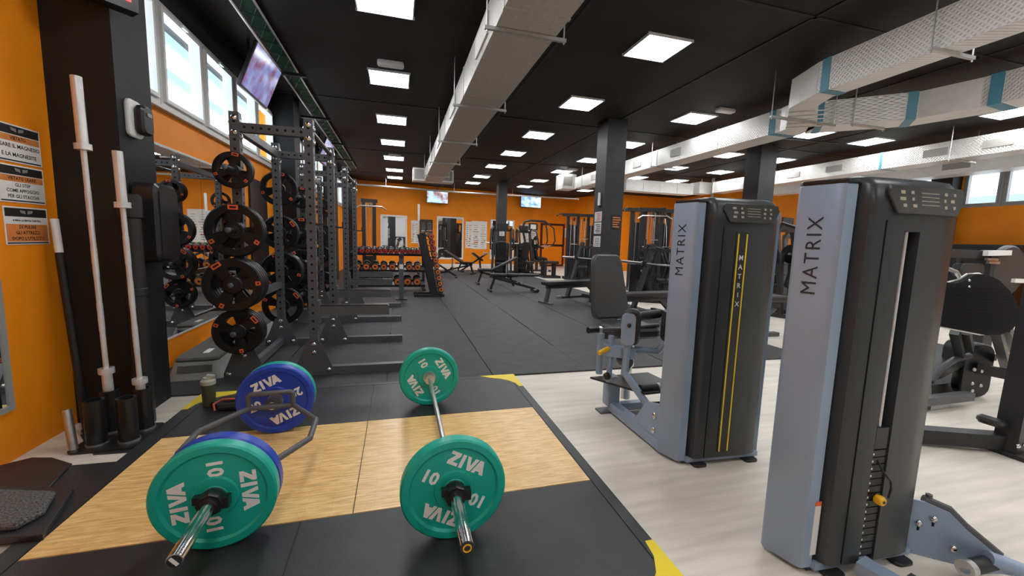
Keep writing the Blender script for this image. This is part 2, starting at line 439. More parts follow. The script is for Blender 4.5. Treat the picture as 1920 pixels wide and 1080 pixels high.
for cx, cn in COLS:
    k = 0
    for ry in ROWS:
        if cx > 11.5 and (ry > 5 or ry < -1): continue
        if cx > 9 and ry > 17: continue
        if cx == 5.45 and 4 < ry < 5: continue
        vis = ry > 4.5
        if vis: lab = 'square ceiling light, %s from the viewer in the %s' % (ORD[k], cn); k += 1
        else: lab = 'square ceiling light overhead behind the viewer, %s in the %s' % (ORD[ROWS.index(ry)], cn)
        light_panel(cx, ry, lab)
for i, (x, y, lab) in enumerate([(-.1, 6.32, 'small white emergency light beside the second light of the left row'), (5.62, 6.30, 'small white emergency light beside a light of the middle row'), (-.1, 13.0, 'far small white emergency light in the left row'), (5.6, 12.9, 'far small white emergency light in the middle row'), (3.2, 15.4, 'small white emergency light far down the row right of the duct')]):
    o = thing('emergency_light', lab, 'emergency light', (x, y, ZC), 0, 'emergency lights')
    MB().prism(rrect(.36, .13, .03), -.06, 0, None, .012).build('housing', 'white_paint', o)
    MB().prism(rrect(.30, .08, .02), -.066, -.06).build('lens', 'panel_frame', o)

# ================================================================== DUCTS
def hanger(parent, x0, x1, y, z, m='galvanised'):
    h = MB(); h.box(x0, x1, y-.015, y+.015, z-.03, z)
    for x in (x0+.02, x1-.02): cyl(h, (x, y, z-.05), (x, y, ZC), .007, 6)
    return h.build('hanger', m, parent)
D0, D1 = 3.2, 3.56
d1 = thing('air_duct', 'grey insulated rectangular air duct running down the hall on the left', 'duct', (0, 0, 0))
ys = [-2.6, -.6, 1.3, 3.4, 5.55, 7.75, 10.0, 12.2, 13.7]
for a, b in zip(ys[:-1], ys[1:]):
    MB().box(.82, 1.38, a+.004, b-.004, D0, D1).build('duct_section', 'duct_grey', d1)
    MB().box(.812, 1.388, b-.02, b+.02, D0-.006, D1+.006).build('flange', 'duct_grey', d1)
for y in ys[:-1]:
    if y > -1: hanger(d1, .72, 1.48, y+.30, D0-.006)
MB().box(.45, 1.75, 13.7, 14.15, D0-.02, D1+.02).build('end_plenum', 'duct_white', d1)
MB().box(.5, 1.7, 13.69, 13.70, D0+.03, D1-.03).build('grille', 'vent_grey', d1)
for y in (4.3, 6.6, 8.9, 11.1):
    MB().box(.80, .82, y-.3, y+.3, D0+.08, D1-.08).build('side_outlet', 'duct_white', d1)
def duct_poly(parent, pl, pr, m='duct_diamond', name='duct_section', z0=D0, z1=D1):
    poly = list(pl)+list(reversed(pr))
    n = len(poly); mb = MB()
    mb.add([(x, y, z0) for x, y in poly]+[(x, y, z1) for x, y in poly], [tuple(range(n)), tuple(reversed(range(n, 2*n)))]+[((k+1) % n, k, k+n, (k+1) % n+n) for k in range(n)])
    return mb.build(name, m, parent)
d2 = thing('air_duct', 'white quilted air duct down the middle that splits in two near the viewer', 'duct')
ys2 = [5.35, 6.7, 8.6, 10.6, 13.2]
for a, b in zip(ys2[:-1], ys2[1:]):
    duct_poly(d2, [(5.84, a), (5.84, b-.02)], [(6.28, a), (6.28, b-.02)])
    MB().box(5.832, 6.288, b-.03, b, D0-.006, D1+.006).build('flange', 'duct_white', d2)
for y in (7.9, 9.4, 11.8): MB().box(5.825, 5.84, y-.17, y+.17, D0+.1, D1-.1).build('vent_grille', 'vent_grey', d2)
duct_poly(d2, [(4.80, 3.95), (4.98, 4.45), (5.80, 5.2), (5.84, 5.35)], [(5.07, 3.95), (5.22, 4.25), (6.10, 4.95), (6.28, 5.35)], 'duct_white', 'elbow')
for k in range(5):
    x = 5.10+k*.15; y = 4.56+k*.14
    MB().bar((x, y, D0-.008), (x+.38, y-.26, D0-.008), .012, .012).build('rib', 'duct_grey', d2)
nb = lambda y: 4.80-(3.95-y)*.045
for a, b in ((3.95, 1.5), (1.5, -.5), (-.5, -2.6)):
    duct_poly(d2, [(nb(b), b), (nb(a), a-.004)], [(nb(b)+.27, b), (nb(a)+.27, a-.004)])
duct_poly(d2, [(4.787, 3.80), (4.792, 3.90)], [(5.070, 3.80), (5.075, 3.90)], 'duct_blue', 'blue_band', D0-.006, D1+.006)
# diagonal branch
P0, P1, P2, P3 = Vector((6.05, 4.95)), Vector((6.92, 4.17)), Vector((7.06, 3.6)), Vector((7.25, -2.6))
duct_poly(d2, [(6.0, 5.0), tuple(P1)], [(6.30, 5.30), (7.25, 4.45)])
duct_poly(d2, [tuple(P1), tuple(P2)], [(7.25, 4.45), (7.50, 3.65)], 'duct_white', 'elbow')
duct_poly(d2, [tuple(P2), tuple(P3)], [(7.50, 3.65), (7.7, -2.6)])
def band_on(pa, pb, q0, q1, t, wd):
    a = pa.lerp(pb, t); b = pa.lerp(pb, t+wd); c = q0.lerp(q1, t); d = q0.lerp(q1, t+wd)
    e = (a-c).normalized()*.006
    duct_poly(d2, [tuple(a+e), tuple(b+e)], [tuple(c-e), tuple(d-e)], 'duct_blue', 'blue_band', D0-.006, D1+.006)
band_on(Vector((6.0, 5.0)), P1, Vector((6.30, 5.30)), Vector((7.25, 4.45)), .06, .08)
band_on(Vector((6.0, 5.0)), P1, Vector((6.30, 5.30)), Vector((7.25, 4.45)), .90, .09)
band_on(P2, P3, Vector((7.50, 3.65)), Vector((7.7, -2.6)), .01, .02)
band_on(Vector((5.84, 5.35)), Vector((5.84, 6.7)), Vector((6.28, 5.35)), Vector((6.28, 6.7)), .07, .08)
hanger(d2, 4.6, 5.2, 2.75, D0-.006); hanger(d2, 5.7, 6.4, 8.6, D0-.006); hanger(d2, 5.7, 6.4, 12.4, D0-.006)
hanger(d2, 6.35, 7.0, 4.62, D0-.006); hanger(d2, 5.0, 6.2, 4.75, D0-.006)
d3 = thing('air_duct', 'white quilted air duct with slot grilles in front of the right windows', 'duct')
ys3 = [-2.6, 1, 3.4, 6.9, 9.6, 12.0]
for a, b in zip(ys3[:-1], ys3[1:]):
    duct_poly(d3, [(10.45, a), (10.45, b-.02)], [(10.95, a), (10.95, b-.02)])
    MB().box(10.442, 10.958, b-.05, b, D0-.006, D1+.006).build('flange', 'duct_blue' if b == 6.9 else 'duct_white', d3)
for y in (5.0, 5.9, 7.9, 9.0): MB().box(10.435, 10.45, y-.2, y+.2, D0+.11, D1-.11).build('vent_grille', 'vent_grey', d3)
hanger(d3, 10.3, 11.1, 5.6, D0-.006)
d4 = thing('air_duct', 'plain white air duct close to the right wall windows', 'duct')
duct_poly(d4, [(12.5, -2.6), (12.4, 11.6)], [(13.0, -2.6), (12.9, 11.6)], 'duct_white')
for y in (5.2, 6.6, 8.2): MB().box(12.43, 12.46, y-.25, y+.25, D0+.11, D1-.11).build('vent_grille', 'vent_grey', d4)
d5 = thing('air_duct', 'white cross duct hung over the machines at the far right', 'duct')
for k in range(4):
    a = Vector((7.45+k*.68, 12.85)); MB().box(a.x, a.x+.67, 12.6, 13.05, D0-.02, D1).build('duct_section', 'duct_white', d5)
u = thing('ventilation_unit', 'white ventilation unit hung at the far end of the middle duct', 'ventilation unit')
cyl(MB(), (5.7, 13.7, 3.7), (5.7, 13.7, ZC), .012, 6).build('hanger', 'galvanised', u); MB().box(5.45, 5.95, 13.35, 14.0, 3.2, 3.7).build('casing', 'duct_white', u); MB().box(5.48, 5.8, 13.34, 13.35, 3.3, 3.62).build('grille', 'vent_grey', u)
u = thing('ventilation_unit', 'white ventilation unit with pipes beside the far dark column', 'ventilation unit')
MB().box(10.25, 10.75, 12.4, 12.9, 3.22, 3.62).build('casing', 'duct_white', u)
cyl(MB(), (10.9, 12.5, 3.1), (10.9, 12.5, 3.8), .05).build('pipe', 'duct_grey', u)
cyl(MB(), (10.5, 12.6, 3.62), (10.5, 12.6, ZC), .012, 6).build('hanger', 'galvanised', u)
o = thing('pipe', 'thin pale pipe running along the top of the back wall', 'pipe')
MB().tube([(-2.0, 18.0, 3.45), (2.4, 18.4, 3.42), (8.6, 18.9, 3.5)], .035, 8).build('tube', 'duct_grey', o)
for x in (-.5, 2.4, 5.2): cyl(MB(), (x, 18.0+.13*(x+2), 3.45), (x, 18.0+.13*(x+2), ZC), .012, 6).build('hanger', 'galvanised', o)
o = thing('pipe', 'short pale steam pipe across the ceiling by the far right duct', 'pipe')
MB().tube([(7.2, 7.4, 3.75), (9.6, 7.2, 3.75)], .02, 8).build('tube', 'black_steel', o)
# green cable tray along the left of the ceiling
tr = thing('cable_tray', 'green wire mesh cable tray running along the ceiling above the left windows', 'cable tray')
mb = MB()
for k in range(40):
    y = 2.2+k*.34
    mb.tube([(-1.62, y, 3.70), (-1.48, y+.17, 3.735), (-1.46, y+.17, 3.76)], .006, 4); mb.tube([(-1.62, y+.34, 3.70), (-1.46, y, 3.75)], .006, 4)
mb.add([(-1.60, 2.0, 3.725), (-1.46, 2.0, 3.755), (-1.46, 15.9, 3.755), (-1.60, 15.9, 3.725)], [(0, 1, 2, 3)])
mb.build('wire_mesh', 'green_mesh', tr)
for x, z in ((-1.64, 3.69), (-1.45, 3.76)): cyl(MB(), (x, 2, z), (x, 16, z), .014, 6).build('rail', 'brushed_steel', tr)
for y in (4.6, 6.9, 9.2, 11.5, 13.8): MB().box(-1.85, -1.30, y-.03, y+.03, 3.64, 3.68).build('bracket', 'black_steel', tr)

# ================================================================== TRAINING PLATFORM
PZ = .022
pf = thing('lifting_platform', 'lifting platform with a bamboo centre and black rubber ends on the floor', 'platform', (0, 0, 0))
mb = MB().box(-1.565, 1.11, 1.12, 3.80, 0.0005, PZ-.004); mb.build('base', 'black_steel', pf)
def slab(name, m, x0, x1, y0, y1, z1=PZ):
    return MB().prism([(x0+.002, y0+.002), (x1-.002, y0+.002), (x1-.002, y1-.002), (x0+.002, y1-.002)], .004, z1, None, .003).build(name, m, pf)
slab('wood_panel', 'bamboo', -1.47, -.215, 1.95, 2.99); slab('wood_panel', 'bamboo', -.215, 1.045, 1.95, 2.99)
slab('rubber_panel', 'rubber_black', -1.47, -.44, 1.2, 1.95); slab('rubber_panel', 'rubber_black', -.44, 1.045, 1.2, 1.95)
slab('rubber_panel', 'rubber_black', -1.47, -.215, 2.99, 3.74); slab('rubber_panel', 'rubber_black', -.215, 1.045, 2.99, 3.74)
for a in ((-1.565, -1.47, 1.12, 3.80), (1.045, 1.11, 1.12, 3.80)): slab('edge_strip', 'rubber_black', *a)
for a in ((-1.47, 1.045, 3.74, 3.80), (-1.47, 1.045, 1.12, 1.2)): slab('edge_strip', 'rubber_black', *a)
def corner(cx, cy, sx, sy):
    pts = [(cx, cy), (cx+sx*.34, cy)]+[(cx+sx*(.34-.30*math.sin(a)), cy+sy*(.06+.28*(1-math.cos(a)))) for a in [R(18*k) for k in range(1, 6)]]+[(cx, cy+sy*.34)]
    if sx*sy < 0: pts = pts[::-1]
    MB().prism(pts, PZ, PZ+.002).build('yellow_corner', 'yellow_vinyl', pf)
corner(1.11, 3.80, -1, -1); corner(1.11, 1.12, -1, 1); corner(-1.565, 3.80, 1, -1); corner(-1.565, 1.12, 1, 1)

# ------------------------------------------------------------------ bumper plates
PR = .232
def ziva_polys():
    """heavy italic capitals Z I V A, unit height, centred"""
    sh = .12
    L = []
    L.append([(0, 1), (.78, 1), (.78, .74), (.36, .24), (.80, .24), (.80, 0), (-.02, 0), (-.02, .25), (.40, .76), (0, .76)])
    L.append([(.92, 0), (.92, 1), (1.20, 1), (1.20, 0)])
    L.append([(1.30, 1), (1.60, 1), (1.78, .38), (1.96, 1), (2.26, 1), (1.92, 0), (1.64, 0)])
    L.append([(2.02, 0), (2.36, 1), (2.66, 1), (3.02, 0), (2.70, 0), (2.64, .18), (2.36, .18), (2.30, 0)])
    return [[((x-1.5)*.95, y-.5) for x, y in p] for p in L]
def bumper(name, label, c, th, color, num, y0=None, spin=0.0, faces=(-1,), group=None, axrot=0.0):
    """plate standing on edge; axis along local y; c = centre of the plate"""
    o = thing(name, label, 'weight plate', c, axrot, group)
    h = th/2; r = PR
    prof = [(.026, -h), (.05, -h), (.052, -h+.002), (.085, -h+.002), (.09, -h+.010), (r-.045, -h+.010), (r-.035, -h), (r-.008, -h), (r, -h+.008),
            (r, h-.008), (r-.008, h), (r-.035, h), (r-.045, h-.010), (.09, h-.010), (.085, h-.002), (.052, h-.002), (.05, h), (.026, h)]
    MB().lathe(prof, ALONGY, 64, closed=True).build('disc', color, o)
    MB().lathe([(.0255, -h-.001), (.047, -h-.001), (.047, h+.001), (.0255, h+.001)], ALONGY, 32, closed=True).build('hub_ring', 'brushed_steel', o)
    for s in faces:
        B = (RX(PI/2) if s < 0 else RX(PI/2) @ RY(PI)) @ T(0, 0, h-.0092)
        for a in (0, PI):
            M = B @ RZ(spin+a)
            mb = MB(); k = .062
            for p in ziva_polys():
                mb.add([M @ Vector((x*k, .128+y*k, 0)) for x, y in p], [tuple(reversed(range(len(p))))])
            mb.build('lettering', 'lettering_white', o)
            text('lettering', num, .078, 'lettering_white', M @ T(-.125, .012, 0), o, offset=.003)
    return o
bz = PZ+PR
BX = .235
# olympic barbell
bb = thing('barbell', 'chrome barbell lying across the platform with a green plate at each end', 'barbell', (BX, 2.445, bz))
cyl(MB(), (0, -.70, 0), (0, .71, 0), .0145, 16).build('shaft', 'brushed_steel', bb)
for s in (-1, 1):
    sl = cyl(MB(), (0, s*.70, 0), (0, s*1.12, 0), .026, 24).build('sleeve', 'chrome', bb)
    MB().lathe([(.026, -.002), (.026, .003), (.021, .003), (.021, .001), (.0005, .001)], T(0, s*1.12, 0) @ (ALONGY if s < 0 else RX(-PI/2)), 24).build('end_cap', 'black_plastic' , sl)
    MB().lathe([(.012, 0), (.016, 0), (.016, .0045), (.012, .0045)], T(0, s*1.12, 0) @ (ALONGY if s < 0 else RX(-PI/2)), 20, closed=True).build('cap_ring', 'knob_yellow', sl)
    MB().lathe([(.016, 0), (.038, 0), (.038, .03), (.016, .03)], T(0, s*.70-(0 if s < 0 else .03), 0) @ RX(-PI/2), 24).build('collar', 'brushed_steel', bb)
def clamp(name, label, c, rz=0.0):
    o = thing(name, label, 'collar', c, rz, 'bar clamps')
    MB().lathe([(.0265, -.024), (.046, -.024), (.050, -.018), (.050, .018), (.046, .024), (.0265, .024)], ALONGY, 8, closed=True).build('ring', 'black_plastic', o)
    MB().box(.030, .066, -.018, .018, -.022, .022).build('latch', 'black_plastic', o); MB().box(-.060, -.035, -.014, .014, .005, .035).build('hinge', 'black_plastic', o)
    MB().lathe([(.0262, .024), (.036, .024), (.036, .036), (.0262, .036)], ALONGY, 24, closed=True).build('bushing', 'black_plastic', o)
bumper('bumper_plate', 'green 10 kg bumper plate on the near end of the straight barbell', (BX, 1.70, bz), .06, 'bumper_green', '10', spin=R(-27))
bumper('bumper_plate', 'green 10 kg bumper plate on the far end of the straight barbell', (BX, 3.21, bz), .06, 'bumper_green', '10', spin=R(-60))
clamp('bar_clamp', 'black locking clamp on the near sleeve of the straight barbell', (BX, 1.640, bz))
# hex trap bar
HA = R(2.6)
hx = thing('hex_bar', 'dark steel hex trap bar with raised rectangular handles loaded with blue and green plates', 'hex bar', (-.765, 2.42, bz), HA)
ring_ = [(-.125, -.40), (-.295, -.13), (-.295, .11), (-.125, .38), (.125, .38), (.295, .11), (.295, -.13), (.125, -.40)]
mb = MB()
for k in range(8):
    a = ring_[k]; b = ring_[(k+1) % 8]
    mb.tube([(a[0], a[1], 0), (b[0], b[1], 0)], .0155, 12)
    mb.ell((a[0], a[1], 0), (.0158, .0158, .0158), 10, 6)
mb.build('frame', 'rack_steel', hx)
for s in (-1, 1):
    y = .38 if s > 0 else -.40
    MB().tube([(-.125, y, .0), (-.125, y, .075), (-.11, y, .09), (.11, y, .09), (.125, y, .075), (.125, y, .0)], .0155, 12).build('handle', 'rack_steel', hx)
    sl = cyl(MB(), (0, s*.39, 0), (0, s*.93, 0), .0255, 24).build('sleeve', 'chrome', hx)
    e = T(0, s*.93, 0) @ (ALONGY if s < 0 else RX(-PI/2))
    MB().lathe([(.021, 0), (.0215, .0015), (.0005, .0015)], e, 20).build('end_cap', 'black_plastic', sl)
    if s < 0: MB().boxm(e @ RZ(R(38)) @ T(0, 0, .003), .010, .034, .003).build('end_mark', 'lettering_white', sl)
    MB().lathe([(.0255, 0), (.045, 0), (.045, .035), (.0255, .035)], T(0, s*.42-(0 if s > 0 else .035), 0) @ RX(-PI/2), 16).build('collar', 'rack_steel', hx)
def hpt(ly): return (-.765-math.sin(HA)*ly, 2.42+math.cos(HA)*ly, bz)
bumper('bumper_plate', 'blue bumper plate behind the green one on the near end of the hex bar', hpt(-.487), .066, 'bumper_blue', '20', spin=R(25), axrot=HA)
bumper('bumper_plate', 'green bumper plate on the near end of the hex bar', hpt(-.552), .06, 'bumper_green', '10', spin=R(-86), axrot=HA)
bumper('bumper_plate', 'blue bumper plate facing the viewer on the far end of the hex bar', hpt(.520), .066, 'bumper_blue', '20', spin=R(24), axrot=HA)
bumper('bumper_plate', 'green bumper plate behind the far blue plate of the hex bar', hpt(.585), .06, 'bumper_green', '10', spin=R(20), axrot=HA)
clamp('bar_clamp', 'black locking clamp on the near sleeve of the hex bar', hpt(-.613), HA)

# ================================================================== LEFT WALL THINGS
def wall_mirror(name, label, y0, y1, z0, z1, X=XL):
    o = thing(name, label, 'mirror', (X, (y0+y1)/2, z0))
    h = (y1-y0)/2
    MB().box(0.001, .012, -h, h, 0, z1-z0).build('glass', 'mirror', o)
    MB().box(.0, .016, -h, h, z1-z0, z1-z0+.018).build('top_trim', 'window_frame', o); MB().box(.0, .016, -h, h, -.018, 0).build('bottom_trim', 'window_frame', o)
    return o
wall_mirror('wall_mirror', 'large wall mirror beside the black pier behind the bar stand', 3.83, 5.44, .32, 2.13)
wall_mirror('wall_mirror', 'large wall mirror behind the plate storage of the front rack', 5.45, 6.62, .32, 2.13)
o = thing('wall_board', 'tall black board on the orange wall beyond the mirror', 'board', (XL, 7.4, 0.5))
MB().box(.001, .03, -.4, .4, 0, 1.65).build('panel', 'black_plastic', o); MB().box(.001, .036, -.415, .415, 1.65, 1.67).build('top_trim', 'black_steel', o)
o = thing('wall_board', 'tall black board on the wall behind the second rack', 'board', (XL, 11.2, 0.5))
MB().box(.001, .03, -.4, .4, 0, 1.65).build('panel', 'black_plastic', o); MB().box(.001, .036, -.415, .415, 1.65, 1.67).build('top_trim', 'black_steel', o)
# three notices on the near wall
BW = Matrix(((0, 0, 1, 0), (1, 0, 0, 0), (0, 1, 0, 0), (0, 0, 0, 1)))    # local x -> +Y, local y -> Z, normal +X
def notice(label, y0, y1, z0, z1, rows, head, body):
    o = thing('notice', label, 'notice', (XL, (y0+y1)/2, z0), 0, 'notices by the bar stand')
    wd = y1-y0; h = z1-z0
    MB().box(.001, .004, -wd/2, wd/2, 0, h).build('sheet', 'paper_white', o)
    t = .0045
    MB().box(.003, t, -wd/2+.008, wd/2-.008, h*.74, h-.008).build('header', 'paper_black', o)
    MB().box(.003, t, -wd/2+.008, wd/2-.008, h*.555, h*.72).build('title_band', head, o)
    MB().box(.003, t, -wd/2+.008, wd/2-.008, .018, h*.545).build('text_field', body, o)
    MB().box(.003, t, -wd/2+.008, wd/2-.008, .006, .014).build('footer', 'paper_black', o)
    e = MB(); M = BW @ T(0, h*.865, t+.0008)
    for a in (-1, 1): e.add([M @ Vector(p) for p in ((a*.008, .008, 0), (a*.045, .012, 0), (a*.040, -.004, 0), (a*.006, -.012, 0))], [(0, 1, 2, 3) if a < 0 else (3, 2, 1, 0)])
    e.build('emblem', 'paper_grey', o)
    text('lettering', rows[0], .026 if len(rows[0]) < 20 else .013, 'paper_black', BW @ T(0, h*.64, t+.0008), o, .0006)
    n = len(rows)-1
    for i, s in enumerate(rows[1:]):
        y = .018+(h*.545-.018)*(1-(i+.5)/n)
        text('lettering', s, .031 if n < 3 else .027, 'paper_black', BW @ T(0, y, t+.0008), o, .0006)
    return o
notice('upper notice about chalk on the orange wall', 3.0, 3.31, 1.715, 1.93, ['VIETATO', 'USARE IL MAGNESIO', 'E LA MAGNESITE'], 'paper_orange', 'paper_white')
notice('middle notice about the steps on the orange wall', 3.0, 3.31, 1.485, 1.70, ['VIETATO USARE', 'GLI STEP', 'COME APPOGGIO', 'PER GLI STACCHI'], 'paper_orange', 'paper_white')
notice('lowest notice, orange below, about cleaning the tools', 3.01, 3.31, 1.24, 1.46, ['SI PREGA LA GENTILE CLIENTELA', 'DI PULIRE', 'GLI ATTREZZI', "DOPO L'UTILIZZO"], 'paper_white', 'paper_orange')
o = thing('wall_mirror', 'dark framed mirror low on the orange wall at the left edge', 'mirror', (XL, 2.4, .3))
MB().box(.001, .012, -.5, .5, .03, .72).build('glass', 'mirror', o)
mb = MB(); mb.box(.0, .02, -.53, .53, 0, .03); mb.box(.0, .02, .5, .53, .03, .75); mb.box(.0, .02, -.53, -.5, .03, .75); mb.box(0, .02, -.5, .5, .72, .75); mb.build('frame', 'grey_frame', o)
# pier fittings
o = thing('dispenser', 'white wall dispenser with black cover on the black pier', 'dispenser', (-1.785, 3.55, 2.11))
MB().prism(rrect(.16, .25, .035), 0, .03, BW, .008).build('back_plate', 'white_paint', o)
MB().prism(rrect(.13, .20, .04), .03, .09, BW @ T(.025, 0, 0), .015).build('cover', 'black_plastic', o)
MB().boxm(T(.092, .03, .04), .006, .05, .025).build('window', 'grey_frame', o)
o = thing('speaker_box', 'black box with rounded edge mounted on the black pier', 'speaker', (-1.785, 3.60, 1.12))
MB().prism(rrect(.30, .40, .05), 0, .16, BW @ T(0, .28, 0) @ Matrix.Diagonal((1, 1.4, 1, 1)), .02).build('cabinet', 'black_plastic', o)
MB().box(.16, .166, -.12, .12, .05, .50).build('grille', 'black_steel', o)
MB().box(-.02, .02, -.05, .05, .2, .5).build('bracket', 'black_steel', o)
o = thing('drain_pipe', 'black upright pipe with a collared top beside the black pier', 'pipe', (-1.72, 3.33, 0))
cyl(MB(), (0, 0, 0), (0, 0, 1.52), .055, 16).build('pipe', 'black_steel', o)
MB().lathe([(.055, 1.42), (.066, 1.43), (.066, 1.57), (.055, 1.58)], None, 16).build('collar', 'black_steel', o)
MB().lathe([(.055, .9), (.061, .905), (.061, .95), (.055, .955)], None, 16).build('joint', 'black_steel', o)
# red timer
o = thing('timer', 'red digital timer display high on the black pier', 'timer', (-1.88, 3.24, 2.755), R(46))
MB().box(-.04, .30, -.05, .05, 0, .2).build('case', 'black_plastic', o)
text('digits', '18:42', .12, 'led_red', T(.13, -.052, .09) @ RX(PI/2), o, .003)
MB().box(-.05, .0, -.02, .06, .07, .13).build('bracket', 'black_steel', o)
# TVs
def tv(label, M, wd, h, scr, arm=None):
    o = thing('television', label, 'television', M.translation, 0, 'wall televisions')
    Mr = M.to_3x3().to_4x4()
    MB().prism(rrect(wd, h, .01), -.045, 0, Mr, .006).build('case', 'black_plastic', o)
    s = MB(); s.boxm(Mr @ T(0, .008, .001), wd-.03, h-.045, .003); s.build('screen', scr, o)
    if arm:
        a = MB()
        for p, q in arm: a.tube([Vector(p)-M.translation, Vector(q)-M.translation], .018, 8)
        a.build('mount', 'black_steel', o)
    return o
def tv_left(yc, label):
    bl = Vector((-1.80, yc-.51, 3.07)); br = Vector((-1.80, yc+.51, 3.09)); tl = Vector((-1.60, yc-.55, 3.56))
    x = (br-bl).normalized(); y = (tl-bl).normalized(); z = x.cross(y).normalized(); y = z.cross(x)
    c = bl+x*.51+y*.285
    M = Matrix((x, y, z)).transposed().to_4x4(); M.translation = c
    return tv(label, M, 1.02, .57, 'screen_street', [(c-z*.04, c-z*.16+Vector((0, 0, .05))), (c-z*.16+Vector((0, 0, .05)), (c.x-.15, c.y, ZC))])
tv_left(6.24, 'tilted television hung in front of the near left windows')
tv_left(11.1, 'tilted television hung farther along the left windows')
def back_pt(x, y, off=.02):
    """where the ray of a pixel meets the back wall, off metres in front of it"""
    r = _ray(x, y); d = (BB-BA).normalized(); n = Vector((d.y, -d.x, 0))
    t = ((BA+n*off)-CC).dot(n)/r.dot(n)
    return CC+r*t
BD = (BB-BA).normalized(); BN = Vector((BD.y, -BD.x, 0)); BANG = math.atan2(BD.y, BD.x)
def back_frame(off): # local x along wall, y up, z out of the wall
    M = Matrix((BD, Vector((0, 0, 1)), BN)).transposed().to_4x4(); return M
for lab, px, scr in (('television with a snowy picture high on the back wall, left of the column', (800, 357, 840, 383), 'screen_snow'), ('television with a blue picture high on the back wall, right of the column', (977, 366, 1014, 391), 'screen_sky')):
    a = back_pt(px[0], px[1], .35); b = back_pt(px[2], px[3], .35); c = (a+b)/2
    M = back_frame(0); M.translation = c
    wd = abs((b-a).dot(BD)); h = abs(a.z-b.z)
    tv(lab, M, wd, h, scr, [(c-BN*.03, c-BN*.34), (c-BN*.05+Vector((0, 0, .1)), (c.x, c.y, ZC))])

# ================================================================== BAR STAND AND BARS
bs = thing('bar_stand', 'black four-tube upright bar stand on the floor by the pier', 'bar stand', (-1.74, 3.08, 0))
TP = [(-.07, -.08), (-.09, .10), (.09, -.07), (.09, .10)]
MB().prism(rrect(.34, .36, .03), .006, .018).build('base_plate', 'black_steel', bs)
for x, y in TP:
    t = MB().lathe([(.036, .018), (.050, .018), (.050, .30), (.036, .30)], T(x, y, 0), 20, closed=True).build('tube', 'black_plastic', bs)
    MB().lathe([(.050, .018), (.056, .018), (.056, .028), (.050, .028)], T(x, y, 0), 20, closed=True).build('ring', 'brushed_steel', t)
def upright_bar(name, label, base, top, l_sleeve, rs=.025):
    base = Vector(base); top = Vector(top); o = thing(name, label, 'barbell', base); d = (top-base); L = d.length; u_ = d/L
    cyl(MB(), u_*l_sleeve, u_*(L-l_sleeve), .0145, 12).build('shaft', 'bar_steel', o)
    for a, b, c in ((0, l_sleeve, l_sleeve), (L-l_sleeve, L, L-l_sleeve)):
        cyl(MB(), u_*a, u_*b, rs, 18).build('sleeve', 'bar_steel', o)
        cyl(MB(), u_*(c-.018), u_*(c+.018), .041, 18).build('collar', 'bar_steel', o)
    for k in range(3):
        z = l_sleeve+(L-2*l_sleeve)*(.25+.25*k); cyl(MB(), u_*(z-.09), u_*(z+.09), .0158, 12).build('knurling', 'bar_steel', o)
    return o
upright_bar('barbell', 'long steel barbell standing upright in the bar stand', (-1.83, 3.18, .02), (-1.86, 3.18, 2.25), .41, .027)
upright_bar('barbell', 'shorter steel barbell standing upright in the bar stand', (-1.655, 3.18, .02), (-1.685, 3.18, 1.83), .33, .026)
o = thing('training_bar', 'thin bar with a white tip and black body leaning in the wall corner', 'bar', (-1.99, 3.22, 0))
d = Vector((-.09, .04, 1.40))
cyl(MB(), (0, 0, .01), d*.85, .022, 12).build('body', 'black_plastic', o); cyl(MB(), d*.85, d, .020, 12).build('tip', 'lettering_white', o); MB().ell((0, 0, .02), (.03, .03, .02)).build('foot', 'black_plastic', o)
o = thing('training_bar', 'short pale bar end leaning beside the bar stand tubes', 'bar', (-1.885, 2.93, 0))
cyl(MB(), (0, 0, .01), (-.04, .04, .26), .022, 12).build('tip', 'brushed_steel', o); MB().ell((0, 0, .015), (.028, .028, .015)).build('foot', 'black_plastic', o)

# ------------------------------------------------------------------ loose rubber mats, left foreground
def mat_poly(name, label, pts, z0, z1, m, bev=.004):
    P = [atZ(x, y, z1) for x, y in pts]
    cx = sum(p.x for p in P)/len(P); cy = sum(p.y for p in P)/len(P)
    area = sum(P[i].x*P[(i+1) % len(P)].y-P[(i+1) % len(P)].x*P[i].y for i in range(len(P)))
    if area < 0: P = P[::-1]
    o = MB().prism([(p.x-cx, p.y-cy) for p in P], z0, z1, None, bev).build(name, m)
    o.location = (cx, cy, 0)
    return tag(o, label, 'mat', 'loose rubber mats')
mat_poly('rubber_mat', 'black rubber mat under the bar stand', [(175, 852), (150, 815), (215, 800), (330, 792), (262, 846)], .0005, .006, 'rubber_black', .001)
mat_poly('rubber_mat', 'flat black mat between the platform edge and the bar stand', [(62, 948), (136, 872), (232, 864), (155, 930)], .0005, .006, 'rubber_black', .001)
mat_poly('rubber_mat', 'thin dark mat lying against the orange wall', [(-170, 985), (0, 872), (60, 857), (98, 857), (135, 868), (85, 920), (-60, 1000)], .001, .018, 'rubber_black')
mat_poly('rubber_mat', 'thick black rubber tile lying at the left edge', [(-120, 1020), (80, 1002), (138, 915), (-30, 905)], .020, .050, 'rubber_black')
mat_poly('rubber_mat', 'grey speckled rubber pad on top of the thick tile', [(-70, 990), (30, 982), (82, 955), (104, 918), (-30, 915)], .0505, .085, 'rubber_speckled', .012)

